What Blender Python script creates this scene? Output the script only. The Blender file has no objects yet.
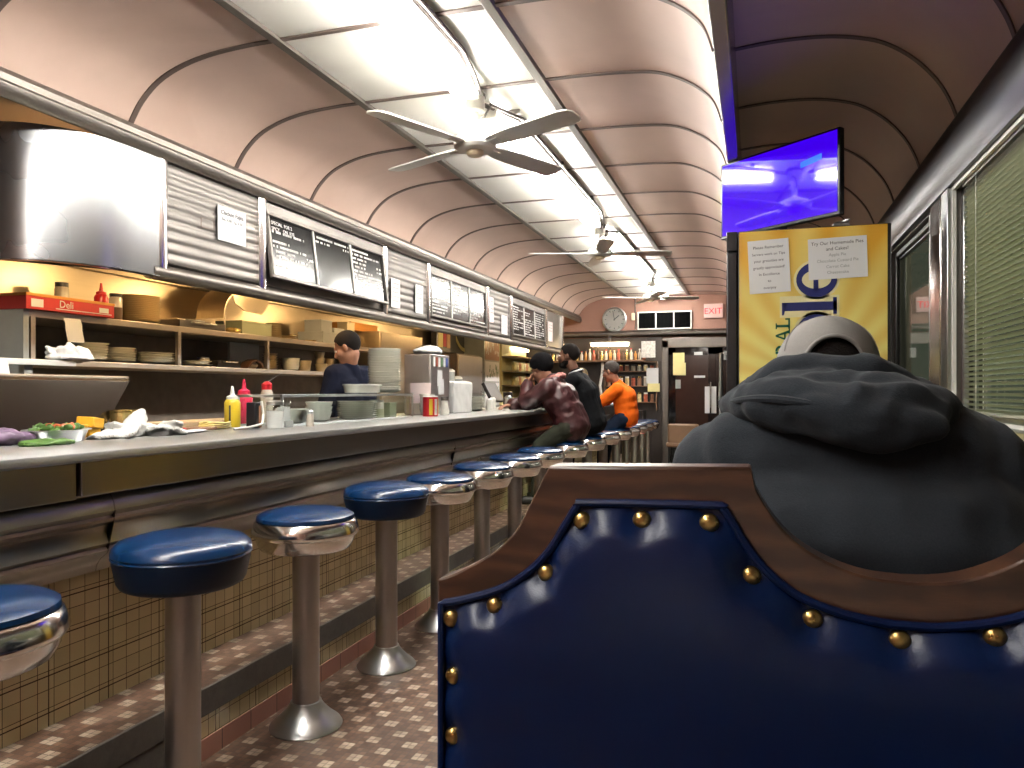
import bpy, bmesh, math, random
from mathutils import Vector, Matrix, Euler, noise
PI=math.pi
random.seed(7)
COL=bpy.context.scene.collection
R=math.radians
# ------------------------------------------------------------------ materials
class NT:
    def __init__(s,name):
        s.m=bpy.data.materials.new(name); s.m.use_nodes=True; s.t=s.m.node_tree
        s.b=s.t.nodes['Principled BSDF']; s.o=s.t.nodes['Material Output']; s._g=None
    def n(s,k,**kw):
        x=s.t.nodes.new(k)
        for a,v in kw.items(): setattr(x,a,v)
        return x
    def put(s,sock,v):
        if isinstance(v,bpy.types.NodeSocket): s.t.links.new(v,sock)
        elif isinstance(v,(tuple,list)) and len(v)==3 and sock.type=='RGBA': sock.default_value=(*v,1)
        else: sock.default_value=v
    def ma(s,op,a,b=0.0,c=None):
        x=s.n('ShaderNodeMath',operation=op); s.put(x.inputs[0],a); s.put(x.inputs[1],b)
        if c is not None: s.put(x.inputs[2],c)
        return x.outputs[0]
    def pos(s):
        if s._g is None:
            g=s.n('ShaderNodeNewGeometry'); q=s.n('ShaderNodeSeparateXYZ'); s.t.links.new(g.outputs['Position'],q.inputs[0]); s._g=(g.outputs['Position'],q.outputs)
        return s._g
    def obj(s):
        g=s.n('ShaderNodeTexCoord'); q=s.n('ShaderNodeSeparateXYZ'); s.t.links.new(g.outputs['Object'],q.inputs[0]); return g.outputs['Object'],q.outputs
    def scale(s,v,sc):
        x=s.n('ShaderNodeMapping'); s.put(x.inputs[0],v); x.inputs['Scale'].default_value=sc; return x.outputs[0]
    def noise(s,v,sc=5,det=3,rough=.5,dist=0):
        x=s.n('ShaderNodeTexNoise'); s.put(x.inputs['Vector'],v); x.inputs['Scale'].default_value=sc; x.inputs['Detail'].default_value=det
        x.inputs['Roughness'].default_value=rough; x.inputs['Distortion'].default_value=dist; return x.outputs[0]
    def mix(s,f,a,b):
        x=s.n('ShaderNodeMix',data_type='RGBA'); s.put(x.inputs[0],f); s.put(x.inputs[6],a); s.put(x.inputs[7],b); return x.outputs[2]
    def ramp(s,f,a,b,lo=0.,hi=1.):
        x=s.n('ShaderNodeMapRange'); s.put(x.inputs[0],f); x.inputs[1].default_value=lo; x.inputs[2].default_value=hi; x.inputs[3].default_value=a; x.inputs[4].default_value=b; return x.outputs[0]
    def bump(s,h,st=.2,d=.01):
        x=s.n('ShaderNodeBump'); s.put(x.inputs['Height'],h); x.inputs['Strength'].default_value=st; x.inputs['Distance'].default_value=d
        s.t.links.new(x.outputs[0],s.b.inputs['Normal'])
    def set(s,**k):
        for a,v in k.items(): s.put(s.b.inputs[{'col':'Base Color','rough':'Roughness','metal':'Metallic','em':'Emission Color','es':'Emission Strength','tr':'Transmission Weight','ior':'IOR','coat':'Coat Weight','cr':'Coat Roughness','sheen':'Sheen Weight','spec':'Specular IOR Level','alpha':'Alpha'}[a]],v)
        return s
M={}
def simple(name,col,rough=.5,metal=0,vary=.08,sc=12,bump=0,**k):
    t=NT(name); p,_=t.obj(); n=t.noise(p,sc,3)
    c2=tuple(max(0,min(1,c*(1-vary*2.2))) for c in col); c1=tuple(min(1,c*(1+vary)) for c in col)
    t.set(col=t.mix(n,c2,c1),rough=t.ramp(n,max(0,rough-.06),min(1,rough+.08)),metal=metal,**k)
    if bump: t.bump(t.noise(p,sc*6,3),bump,.004)
    M[name]=t.m; return t.m
def steel(name,col,rough=.28,axis=(1,.03,1),sc=40,vary=.18,metal=1.0):
    t=NT(name); P,_=t.pos(); n=t.noise(t.scale(P,axis),sc,4,.6); n2=t.noise(P,2.2,3)
    c=t.mix(n,tuple(x*(1-vary) for x in col),col); c=t.mix(t.ramp(n2,0,.3,.3,.8),c,tuple(x*.8 for x in col))
    t.set(col=c,metal=metal,rough=t.ramp(n2,rough*.9,rough*1.15,.2,.8)); t.bump(n,.04,.002); M[name]=t.m; return t.m
steel('counter_steel',(.36,.325,.28),.29)
steel('counter_top',(.78,.80,.80),.36,(1,.2,1),14)
steel('hood_steel',(.205,.19,.175),.46)
steel('header_steel',(.07,.068,.075),.4)
steel('hood_corner',(.33,.34,.35),.26,(1,1,.04),10)
steel('trim_steel',(.20,.18,.16),.42)
steel('rib_steel',(.13,.095,.08),.5,metal=.4)
steel('beam_steel',(.34,.32,.33),.24)
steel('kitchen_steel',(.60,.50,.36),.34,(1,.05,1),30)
steel('shelf_steel',(.55,.48,.40),.4)
steel('dark_steel',(.20,.18,.17),.36)
steel('lid_steel',(.07,.057,.045),.2)
steel('post_steel',(.47,.44,.42),.40,(1,1,.05),60)
steel('chrome',(.78,.76,.73),.16,(1,1,1),8,.05)
steel('chrome_dull',(.56,.58,.58),.3,(1,1,1),30,.1)
simple('black_metal',(.012,.011,.011),.35)
simple('black_plastic',(.01,.01,.012),.3)
simple('black_gloss',(.008,.007,.007),.08)
simple('white_enamel',(.78,.77,.72),.35,vary=.03)
simple('white_ceramic',(.78,.77,.70),.22,vary=.04)
simple('cream_ceramic',(.70,.58,.38),.3,vary=.06)
simple('paper',(.66,.66,.66),.7,vary=.02)
simple('paper_pink',(.78,.66,.66),.7,vary=.1)
simple('ink',(.03,.03,.035),.7)
simple('grey_ink',(.28,.30,.29),.7)
simple('letter_white',(.75,.73,.70),.5)
simple('menu_black',(.012,.0115,.0115),.15,spec=.28)
simple('halo',(.72,.66,.36),.5)
simple('red_plastic',(.55,.02,.03),.3)
simple('red_card',(.50,.03,.03),.55)
simple('pink_plastic',(.62,.03,.08),.28)
simple('yellow_plastic',(.62,.45,.03),.3)
simple('cheese',(.80,.42,.03),.45)
simple('green_card',(.35,.36,.22),.6)
simple('green_leaf',(.10,.22,.04),.5,vary=.5,sc=60)
simple('tomato',(.60,.12,.04),.4,vary=.3,sc=50)
simple('gold_tin',(.70,.52,.20),.25,.9)
simple('cardboard',(.42,.30,.17),.7)
simple('orange_box',(.62,.26,.05),.6)
simple('cloth_white',(.62,.62,.60),.85,bump=.3)
simple('sugar',(.82,.82,.80),.9)
simple('salt',(.80,.80,.78),.9)
simple('brown_stuff',(.10,.045,.02),.5,vary=.4)
simple('purple',(.28,.18,.30),.5,vary=.4,sc=30)
simple('yellow_cable',(.72,.60,.22),.45)
simple('grey_panel',(.33,.35,.33),.45,.3)
simple('kitchen_dark',(.20,.165,.135),.45,.4,vary=.2)
simple('navy_ink',(.012,.02,.13),.4)
simple('green_ink',(.0,.10,.05),.4)
simple('skin_tan',(.34,.17,.11),.6,spec=.3,vary=.06)
simple('skin_brown',(.17,.08,.05),.6,spec=.3,vary=.06)
simple('hair_dark',(.009,.006,.005),.85,spec=.2,vary=.3,sc=60,bump=.5)
simple('hair_grey',(.06,.05,.045),.8,spec=.2,vary=.3,sc=60,bump=.5)
simple('knit_black',(.006,.0055,.0065),.95,spec=.1,bump=.5)
simple('navy_cloth',(.006,.008,.02),.9,spec=.15,bump=.2)
simple('jeans',(.012,.02,.042),.9,spec=.15,bump=.2)
simple('olive_cloth',(.035,.038,.027),.9,spec=.15,bump=.2)
simple('black_cloth',(.006,.0065,.008),.9,spec=.15,bump=.2)
simple('orange_cloth',(.78,.13,.005),.85,spec=.2,vary=.05,bump=.2)
simple('maroon_leather',(.050,.012,.014),.42,vary=.25,sc=20,bump=.3)
simple('fur',(.42,.18,.16),.9,bump=.6)
simple('shoe',(.02,.018,.016),.5)
simple('eye_white',(.7,.68,.65),.3)
simple('iris',(.03,.015,.01),.2)
simple('cap_cloth',(.23,.22,.21),.85,vary=.06,sc=200,bump=.3)
simple('rubber',(.03,.03,.03),.7)
simple('matt_black',(.004,.004,.004),.95,spec=.1)
simple('door_glass',(.030,.013,.009),.15)
simple('back_dark',(.035,.025,.02),.5)
simple('ref_copper',(.28,.14,.08),.4)
simple('exit_red',(.7,.005,.02),.4,em=(1,.0,.03),es=.45)
simple('exit_white',(.55,.38,.34),.4,em=(1,.55,.5),es=.06)
simple('amber_glass',(.45,.20,.05),.15)
simple('clear_jar',(.55,.50,.42),.15)
simple('pale_yellow',(.75,.66,.30),.6)
simple('booth_brown',(.20,.11,.06),.5)
for i,c in enumerate([(.5,.12,.06),(.75,.6,.3),(.12,.25,.12),(.1,.15,.5),(.7,.66,.6),(.6,.25,.08)]): simple('print_%d'%i,c,.5,vary=.35,sc=30)
def hoodie_mat():
    t=NT('hoodie'); p,_=t.obj(); n=t.noise(p,420,2); n2=t.noise(p,9,4,.6)
    c=t.mix(n,(.013,.016,.021),(.030,.036,.044)); c=t.mix(t.ramp(n2,0,.5,.4,.7),c,(.017,.019,.023))
    t.set(col=c,rough=.95,sheen=.06,spec=.15); t.bump(t.ma('ADD',t.ma('MULTIPLY',n,.3),t.ma('MULTIPLY',n2,1.5)),.35,.006); M['hoodie']=t.m
hoodie_mat()
def vinyl(name,a,b,rough=.3,coat=.15,spec=.5):
    t=NT(name); p,_=t.obj(); v=t.n('ShaderNodeTexVoronoi'); t.put(v.inputs['Vector'],p); v.inputs['Scale'].default_value=420
    n=t.noise(p,3,3); t.set(col=t.mix(n,a,b),rough=t.ramp(n,rough*.85,rough*1.2),coat=coat,cr=.2,spec=spec); t.bump(v.outputs['Distance'],.12,.001); M[name]=t.m
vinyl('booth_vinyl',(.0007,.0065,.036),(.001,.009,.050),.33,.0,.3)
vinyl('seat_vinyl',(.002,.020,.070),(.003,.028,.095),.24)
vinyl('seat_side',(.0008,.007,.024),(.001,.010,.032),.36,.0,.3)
def brass():
    t=NT('brass'); p,_=t.pos(); n=t.noise(p,140,3); t.set(col=t.mix(n,(.28,.17,.05),(.62,.46,.18)),metal=1,rough=t.ramp(n,.22,.38)); M['brass']=t.m
brass()
def wood():
    t=NT('wood'); p,_=t.obj(); q=t.scale(p,(1,1,7)); n=t.noise(q,3.0,5,.6,1.2); f=t.noise(t.scale(p,(3,3,90)),12,4,.7)
    w=t.n('ShaderNodeTexWave',wave_type='BANDS',bands_direction='Z'); t.put(w.inputs['Vector'],t.scale(p,(.35,.35,1))); w.inputs['Scale'].default_value=9; w.inputs['Distortion'].default_value=9; w.inputs['Detail'].default_value=4; w.inputs['Detail Scale'].default_value=1.6
    c=t.mix(w.outputs['Color'],(.030,.012,.006),(.078,.034,.017)); c=t.mix(t.ramp(f,0,.6,.35,.75),c,(.028,.010,.005))
    t.set(col=c,rough=t.ramp(n,.26,.42),coat=.2,cr=.25); t.bump(f,.12,.002); M['wood']=t.m
wood()
def grid_tile(t,a,b,size,g,off=(0,0)):
    "returns (tile mask 0 grout 1 tile, random per tile)"
    ua=t.ma('DIVIDE',t.ma('ADD',a,off[0]),size[0]); vb=t.ma('DIVIDE',t.ma('ADD',b,off[1]),size[1])
    fa=t.ma('FRACT',ua); fb=t.ma('FRACT',vb)
    ea=t.ma('MINIMUM',fa,t.ma('SUBTRACT',1.0,fa)); eb=t.ma('MINIMUM',fb,t.ma('SUBTRACT',1.0,fb))
    m=t.ma('MINIMUM',t.ma('GREATER_THAN',ea,g[0]),t.ma('GREATER_THAN',eb,g[1]))
    c=t.n('ShaderNodeCombineXYZ'); t.put(c.inputs[0],t.ma('FLOOR',ua)); t.put(c.inputs[1],t.ma('FLOOR',vb))
    w=t.n('ShaderNodeTexWhiteNoise',noise_dimensions='2D'); t.put(w.inputs['Vector'],c.outputs[0])
    return m,w.outputs['Value']
def floor_mat():
    t=NT('floor_mosaic'); P,s=t.pos(); S=.0225
    m,rn=grid_tile(t,s[0],s[1],(S,S),(.045,.045))
    ia=t.ma('FLOORED_MODULO',t.ma('FLOOR',t.ma('DIVIDE',s[0],S)),6.0); ib=t.ma('FLOORED_MODULO',t.ma('FLOOR',t.ma('DIVIDE',s[1],S)),6.0)
    def inr(x,lo,hi): return t.ma('MULTIPLY',t.ma('GREATER_THAN',x,lo-.5),t.ma('LESS_THAN',x,hi+.5))
    A=t.ma('MULTIPLY',inr(ia,0,1),inr(ib,0,1)); B=t.ma('MULTIPLY',inr(ia,3,4),inr(ib,3,4)); w=t.ma('MAXIMUM',A,B)
    br=t.mix(rn,(.080,.040,.024),(.155,.085,.055)); cr=t.mix(rn,(.25,.20,.145),(.40,.33,.25))
    c=t.mix(w,br,cr); dirt=t.noise(P,3.5,4,.6); c=t.mix(t.ramp(dirt,0,.55,.45,.8),c,(.08,.055,.04)); c=t.mix(m,(.055,.042,.034),c)
    t.set(col=c,rough=t.ramp(dirt,.32,.6)); t.bump(m,.25,.002); M['floor_mosaic']=t.m
floor_mat()
def wall_tile():
    t=NT('yellow_tile'); P,s=t.pos()
    m,rn=grid_tile(t,s[1],s[2],(.054,.054),(.020,.020),(0,-.235))
    m2,r2=grid_tile(t,s[1],s[2],(.216,.108),(.009,.018),(.018,-.275))
    mm=t.ma('MINIMUM',m,m2); d=t.noise(P,2.5,4)
    c=t.mix(rn,(.62,.54,.31),(.76,.67,.41)); c=t.mix(t.ramp(d,0,.5,.45,.8),c,(.52,.44,.26)); c=t.mix(mm,(.09,.06,.035),c)
    t.set(col=c,rough=.22); t.bump(mm,.3,.002); M['yellow_tile']=t.m
    t=NT('pink_tile'); P,s=t.pos(); m,rn=grid_tile(t,s[1],s[2],(.155,.3),(.012,.0)); c=t.mix(rn,(.40,.18,.14),(.52,.26,.20)); c=t.mix(m,(.09,.06,.05),c)
    t.set(col=c,rough=.35); M['pink_tile']=t.m
wall_tile()
def slab():
    t=NT('grey_slab'); P,s=t.pos(); v=t.noise(P,28,6,.75); n=t.noise(P,4,3); c=t.mix(v,(.06,.052,.045),(.17,.155,.135)); c=t.mix(t.ramp(n,0,.5,.4,.7),c,(.09,.08,.07)); t.set(col=c,rough=.55); t.bump(v,.4,.004); M['grey_slab']=t.m
slab()
def enamel(name,a,b,rough):
    t=NT(name); P,s=t.pos(); n=t.noise(P,1.6,4,.55,.6); t.set(col=t.mix(t.ramp(n,0,1,.3,.75),a,b),rough=t.ramp(n,rough*.8,rough*1.25)); M[name]=t.m
enamel('ceiling_pink',(.47,.335,.275),(.58,.43,.36),.42)
enamel('ceiling_white',(.66,.64,.58),(.76,.745,.69),.38)
enamel('wall_pink',(.27,.14,.10),(.34,.18,.13),.6)
simple('clock_white',(.27,.26,.24),.4)
def emis(name,col,st):
    t=NT(name); t.set(col=(.8,.8,.8),em=col,es=st); M[name]=t.m
emis('tube_light',(1.0,.965,.91),34)
emis('bulb_warm',(1.0,.66,.30),75)
emis('case_glow',(1.0,.78,.42),2.2)
emis('shelf_lamp',(1.0,.74,.42),7)
def tv():
    t=NT('tv_screen'); t.set(col=(.01,.0,.05),em=(.060,.0,1.0),es=.31,rough=.07,coat=1,cr=.03); M['tv_screen']=t.m
    t=NT('tv_label'); t.set(col=(.01,.05,.2),em=(.02,.14,.9),es=.31,rough=.1); M['tv_label']=t.m
tv()
def glass(name,col=(.9,.95,.93),rough=.02,fac=.16):
    t=NT(name); g=t.n('ShaderNodeBsdfGlossy'); g.inputs['Roughness'].default_value=rough; tr=t.n('ShaderNodeBsdfTransparent'); tr.inputs[0].default_value=(*col,1)
    fr=t.n('ShaderNodeFresnel'); fr.inputs[0].default_value=1.5; mx=t.n('ShaderNodeMixShader'); ge=t.n('ShaderNodeNewGeometry'); t.put(mx.inputs[0],t.ma('MULTIPLY',t.ma('ADD',fr.outputs[0],fac-.04),t.ma('SUBTRACT',1.0,ge.outputs['Backfacing']))); t.t.links.new(tr.outputs[0],mx.inputs[1]); t.t.links.new(g.outputs[0],mx.inputs[2]); t.t.links.new(mx.outputs[0],t.o.inputs[0]); M[name]=t.m
glass('window_glass',(.88,.93,.88),.02,.10)
glass('case_glass',(.955,.985,.975),.03,.06)
glass('jar_glass',(.96,.98,.97),.03,.05)
def blind():
    t=NT('blind_slat'); P,_=t.pos(); n=t.noise(P,.9,2); t.set(col=t.mix(n,(.37,.37,.31),(.47,.47,.40)),rough=.5)
    tl=t.n('ShaderNodeBsdfTranslucent'); tl.inputs[0].default_value=(.45,.45,.38,1); mx=t.n('ShaderNodeMixShader'); mx.inputs[0].default_value=.35; t.t.links.new(t.b.outputs[0],mx.inputs[1]); t.t.links.new(tl.outputs[0],mx.inputs[2]); t.t.links.new(mx.outputs[0],t.o.inputs[0]); M['blind_slat']=t.m
blind()
def poster():
    t=NT('poster_yellow'); P,s=t.obj(); dx=t.ma('SUBTRACT',s[0],.36); dz=t.ma('SUBTRACT',s[2],1.25)
    an=t.ma('ARCTAN2',dz,dx); w=t.ma('SINE',t.ma('MULTIPLY',an,22.0)); rr=t.ma('SQRT',t.ma('ADD',t.ma('MULTIPLY',dx,dx),t.ma('MULTIPLY',dz,dz)))
    n=t.noise(P,2.2,3); k=t.ramp(t.ma('ADD',t.ma('MULTIPLY',w,.16),t.ma('ADD',rr,t.ma('MULTIPLY',n,.35))),0,1,.35,1.05)
    t.set(col=t.mix(k,(.74,.66,.20),(.62,.33,.025)),rough=.4); M['poster_yellow']=t.m
poster()
# ------------------------------------------------------------------ mesh helpers
def B(): return bmesh.new()
def box(bm,x0,x1,y0,y1,z0,z1,mat=None):
    vs=[bm.verts.new((x,y,z)) for x in(x0,x1) for y in(y0,y1) for z in(z0,z1)]
    for f in((0,1,3,2),(4,6,7,5),(0,4,5,1),(2,3,7,6),(0,2,6,4),(1,5,7,3)): bm.faces.new([vs[i] for i in f])
    if mat is not None:
        for v in vs: v.co=mat@v.co
    return vs
def lathe(bm,prof,seg=28,c=(0,0,0),mat=None,caps=True):
    rings=[]; vs=[]
    for r,z in prof:
        if r<=1e-6: v=bm.verts.new((c[0],c[1],c[2]+z)); rings.append([v]); vs.append(v)
        else:
            rg=[bm.verts.new((c[0]+r*math.cos(2*PI*i/seg),c[1]+r*math.sin(2*PI*i/seg),c[2]+z)) for i in range(seg)]; rings.append(rg); vs+=rg
    for a,b in zip(rings,rings[1:]):
        for i in range(seg):
            j=(i+1)%seg
            if len(a)==1 and len(b)==1: continue
            if len(a)==1: bm.faces.new((a[0],b[i],b[j]))
            elif len(b)==1: bm.faces.new((a[i],a[j],b[0]))
            else: bm.faces.new((a[i],a[j],b[j],b[i]))
    if caps:
        if len(rings[0])>1: bm.faces.new(rings[0][::-1])
        if len(rings[-1])>1: bm.faces.new(rings[-1])
    if mat is not None:
        for v in vs: v.co=mat@v.co
    return vs
def cyl(bm,p0,p1,r0,r1=None,seg=16):
    r1=r0 if r1 is None else r1; p0=Vector(p0); p1=Vector(p1); d=p1-p0
    q=Vector((0,0,1)).rotation_difference(d.normalized()) if d.length>1e-9 else None
    m=Matrix.Translation(p0)@(q.to_matrix().to_4x4() if q else Matrix())
    return lathe(bm,[(r0,0),(r1,d.length)],seg,mat=m)
def caps(bm,p0,p1,r0,r1=None,seg=14):
    r1=r0 if r1 is None else r1; p0=Vector(p0); p1=Vector(p1); d=p1-p0; L=d.length
    q=Vector((0,0,1)).rotation_difference(d.normalized()) if L>1e-9 else Matrix().to_quaternion()
    m=Matrix.Translation(p0)@q.to_matrix().to_4x4()
    pr=[(0,-r0)]+[(r0*math.cos(a),r0*math.sin(a)) for a in (-PI/3,-PI/6,0)]+[(r1*math.cos(a),L+r1*math.sin(a)) for a in (0,PI/6,PI/3)]+[(0,L+r1)]
    return lathe(bm,pr,seg,mat=m)
def ell(bm,c,r,rot=None,seg=20):
    n=seg//2; pr=[(0,-1)]+[(math.cos(-PI/2+PI*i/n),math.sin(-PI/2+PI*i/n)) for i in range(1,n)]+[(0,1)]
    m=Matrix.Translation(Vector(c))@(Euler(rot).to_matrix().to_4x4() if rot else Matrix())@Matrix.Diagonal((*r,1))
    return lathe(bm,pr,seg,mat=m)
def chain(bm,pts,seg=12):
    for a,b in zip(pts,pts[1:]): caps(bm,a[0],b[0],a[1],b[1],seg)
def tube(bm,pts,r,seg=8,closed=False):
    pts=[Vector(p) for p in pts]; n=len(pts); rings=[]; up=None
    for i,p in enumerate(pts):
        a=pts[(i-1)%n] if (closed or i>0) else p; b=pts[(i+1)%n] if (closed or i<n-1) else p
        t=(b-a).normalized()
        if up is None: up=Vector((0,0,1)) if abs(t.z)<.9 else Vector((1,0,0))
        s=t.cross(up).normalized(); up=s.cross(t).normalized()
        rr=r[i] if isinstance(r,(list,tuple)) else r
        rings.append([bm.verts.new(p+(s*math.cos(2*PI*k/seg)+up*math.sin(2*PI*k/seg))*rr) for k in range(seg)])
    m=n if closed else n-1
    for i in range(m):
        a,b=rings[i],rings[(i+1)%n]
        for k in range(seg): bm.faces.new((a[k],a[(k+1)%seg],b[(k+1)%seg],b[k]))
    if not closed: bm.faces.new(rings[0][::-1]); bm.faces.new(rings[-1])
def prof(bm,pts,y0,y1,axis='y',closed=True):
    "extrude a 2D outline (x,z) along y (or (y,z) along x, (x,y) along z)"
    def v(p,t): return {'y':(p[0],t,p[1]),'x':(t,p[0],p[1]),'z':(p[0],p[1],t)}[axis]
    a=[bm.verts.new(v(p,y0)) for p in pts]; b=[bm.verts.new(v(p,y1)) for p in pts]; n=len(pts)
    for i in range(n if closed else n-1): j=(i+1)%n; bm.faces.new((a[i],a[j],b[j],b[i]))
    if closed:
        f=[bm.faces.new(a[::-1]),bm.faces.new(b)]
        if n>4: bmesh.ops.triangulate(bm,faces=f)
def band(pts,t):
    "offset an open 2D polyline to a closed strip of thickness t"
    out=[]
    for i,p in enumerate(pts):
        a=pts[max(0,i-1)]; b=pts[min(len(pts)-1,i+1)]; dx,dz=b[0]-a[0],b[1]-a[1]; L=math.hypot(dx,dz) or 1
        out.append((p[0]-dz/L*t,p[1]+dx/L*t))
    return list(pts)+out[::-1]
def smooth_pts(pts,k=6):
    out=[]; n=len(pts)
    for i in range(n-1):
        p0=Vector(pts[max(0,i-1)]);p1=Vector(pts[i]);p2=Vector(pts[i+1]);p3=Vector(pts[min(n-1,i+2)])
        for j in range(k):
            t=j/k; out.append(tuple(.5*((2*p1)+(p2-p0)*t+(2*p0-5*p1+4*p2-p3)*t*t+(3*p1-p0-3*p2+p3)*t**3)))
    out.append(tuple(pts[-1])); return out
def mkmesh(name,bm,angle=38):
    bmesh.ops.recalc_face_normals(bm,faces=bm.faces[:])
    for f in bm.faces: f.smooth=True
    lim=R(angle)
    for e in bm.edges:
        if len(e.link_faces)==2:
            if e.calc_face_angle(0)>lim: e.smooth=False
        else: e.smooth=False
    me=bpy.data.meshes.new(name); bm.to_mesh(me); bm.free(); return me
def obj(name,bm,mat,parent=None,bev=0,loc=None,rot=None,angle=38):
    me=mkmesh(name,bm,angle) if isinstance(bm,bmesh.types.BMesh) else bm
    if mat: me.materials.clear(); me.materials.append(M[mat])
    o=bpy.data.objects.new(name,me); COL.objects.link(o)
    if parent: o.parent=parent
    if loc: o.location=loc
    if rot: o.rotation_euler=rot
    if bev:
        m=o.modifiers.new('bevel','BEVEL'); m.width=bev; m.segments=2; m.limit_method='ANGLE'; m.angle_limit=R(40)
    return o
def thing(name,label,cat,loc=(0,0,0),rz=0,group=None,rot=None):
    o=bpy.data.objects.new(name,None); COL.objects.link(o); o.location=loc; o.rotation_euler=rot or (0,0,rz); o.empty_display_size=.1
    o['label']=label; o['category']=cat
    if group: o['group']=group
    return o
def tag(o,label,cat,group=None):
    o['label']=label; o['category']=cat
    if group: o['group']=group
    return o
def struct(name,bm,mat,label=None,parent=None,bev=0):
    o=obj(name,bm,mat,parent,bev)
    if not parent: o['kind']='structure'
    if label: o['label']=label
    return o
def dup(root,loc,rz=None,label=None,group=None):
    def cp(o,p):
        c=o.copy(); COL.objects.link(c); c.parent=p
        for ch in o.children: cp(ch,c)
        return c
    r=cp(root,None); r.location=loc
    if rz is not None: r.rotation_euler=(0,0,rz)
    if label: r['label']=label
    if group: r['group']=group
    return r
def text_bm(s,size,align='CENTER',ext=.0006,sp=1.0):
    cu=bpy.data.curves.new('t','FONT'); cu.body=s; cu.size=size; cu.align_x=align; cu.extrude=ext; cu.resolution_u=3; cu.space_line=sp
    o=bpy.data.objects.new('t',cu); COL.objects.link(o); bpy.context.view_layer.update()
    me=bpy.data.meshes.new_from_object(o.evaluated_get(bpy.context.evaluated_depsgraph_get())); bm=B(); bm.from_mesh(me)
    bpy.data.objects.remove(o); bpy.data.meshes.remove(me); return bm
def remesh(bm,voxel,sm=3,wr=0,wsc=8,seed=0):
    me=mkmesh('r',bm); o=bpy.data.objects.new('r',me); COL.objects.link(o)
    m=o.modifiers.new('r','REMESH'); m.mode='VOXEL'; m.voxel_size=voxel; m.use_smooth_shade=True
    s=o.modifiers.new('s','SMOOTH'); s.iterations=sm; s.factor=.5
    bpy.context.view_layer.update()
    e=bpy.data.meshes.new_from_object(o.evaluated_get(bpy.context.evaluated_depsgraph_get()))
    bpy.data.objects.remove(o); bpy.data.meshes.remove(me)
    b=B(); b.from_mesh(e); bpy.data.meshes.remove(e)
    if wr:
        b.normal_update(); of=Vector((seed*3.1,seed*1.7,0))
        for v in b.verts:
            p=v.co*wsc+of; k=noise.noise(Vector((p.x+.6*noise.noise(p*.7),p.y,p.z*1.6)))+.5*noise.noise(p*2.3)
            r_=1-abs(noise.noise(p*1.1+Vector((4,1,7))))*2.2
            v.co+=v.normal*(k*wr+max(0,r_)*wr*.6)
    return b
# ================================================================== ROOM
YB=12.5; YF=-1.6; XL=-3.75; XR=.83; RIBS=[2.884+.766*k for k in range(-5,13)]
b=B(); box(b,XL-.1,XR+.5,YF-.1,YB+.1,-.1,0); struct('floor',b,'floor_mosaic','brown mosaic floor with cream tile clusters')
left_c=smooth_pts([(-2.8,2.47),(-2.738,2.562),(-2.637,2.648),(-2.5,2.704),(-2.34,2.735),(-2.15,2.748),(-2.0,2.75)],5)
right_c=smooth_pts([(-1.01,2.75),(-.76,2.746),(-.53,2.732),(-.41,2.708),(-.30,2.656),(-.225,2.60),(-.175,2.54),(-.145,2.455)],5)
ann_c=smooth_pts([(-.085,2.778),(.10,2.79),(.30,2.783),(.456,2.752),(.556,2.71),(.655,2.635),(.74,2.535),(.79,2.44),(.82,2.35)],5)
def sheet(bm,c,y0,y1,t=.02): prof(bm,band(c,t),y0,y1)
b=B(); sheet(b,left_c,YF,YB); sheet(b,right_c,YF,YB); struct('ceiling',b,'ceiling_pink','pinkish beige enamel barrel ceiling over the counter')
b=B(); box(b,-2.0,-1.01,YF,YB,2.75,2.77); struct('ceiling',b,'ceiling_white','flat white middle strip of the ceiling around the lamps')
b=B(); sheet(b,ann_c,YF,YB); struct('ceiling',b,'ceiling_pink','pinkish curved ceiling over the window booths')
b=B(); box(b,XL,-2.8,YF,YB,2.47,2.49); struct('ceiling',b,'ceiling_pink','low ceiling above the kitchen')
b=B(); box(b,-.145,-.085,YF,YB,2.447,2.80); struct('trim_1',b,'beam_steel','stainless beam between the two curved ceilings',bev=.008)
n=2
for i,y in enumerate(RIBS):
    b=B(); full=left_c+[(-1.5,2.75)]+right_c
    prof(b,band(full,-.006),y-.014,y+.014)
    struct('trim_%d'%n,b,'rib_steel'); n+=1
    b=B(); prof(b,band(ann_c,-.006),y-.014,y+.014); struct('trim_%d'%n,b,'rib_steel'); n+=1
for x in (-2.0,-1.01):
    b=B(); prof(b,[(x-.03,2.7495),(x-.02,2.738),(x+.02,2.738),(x+.03,2.7495)],YF,YB); struct('trim_%d'%n,b,'trim_steel'); n+=1
b=B(); prof(b,[(-2.80,2.355),(-2.775,2.35),(-2.755,2.37),(-2.75,2.40),(-2.765,2.415),(-2.762,2.44),(-2.785,2.465),(-2.80,2.475)],YF,YB); struct('trim_%d'%n,b,'trim_steel','long steel cornice under the pink ceiling on the kitchen side'); n+=1
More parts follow.
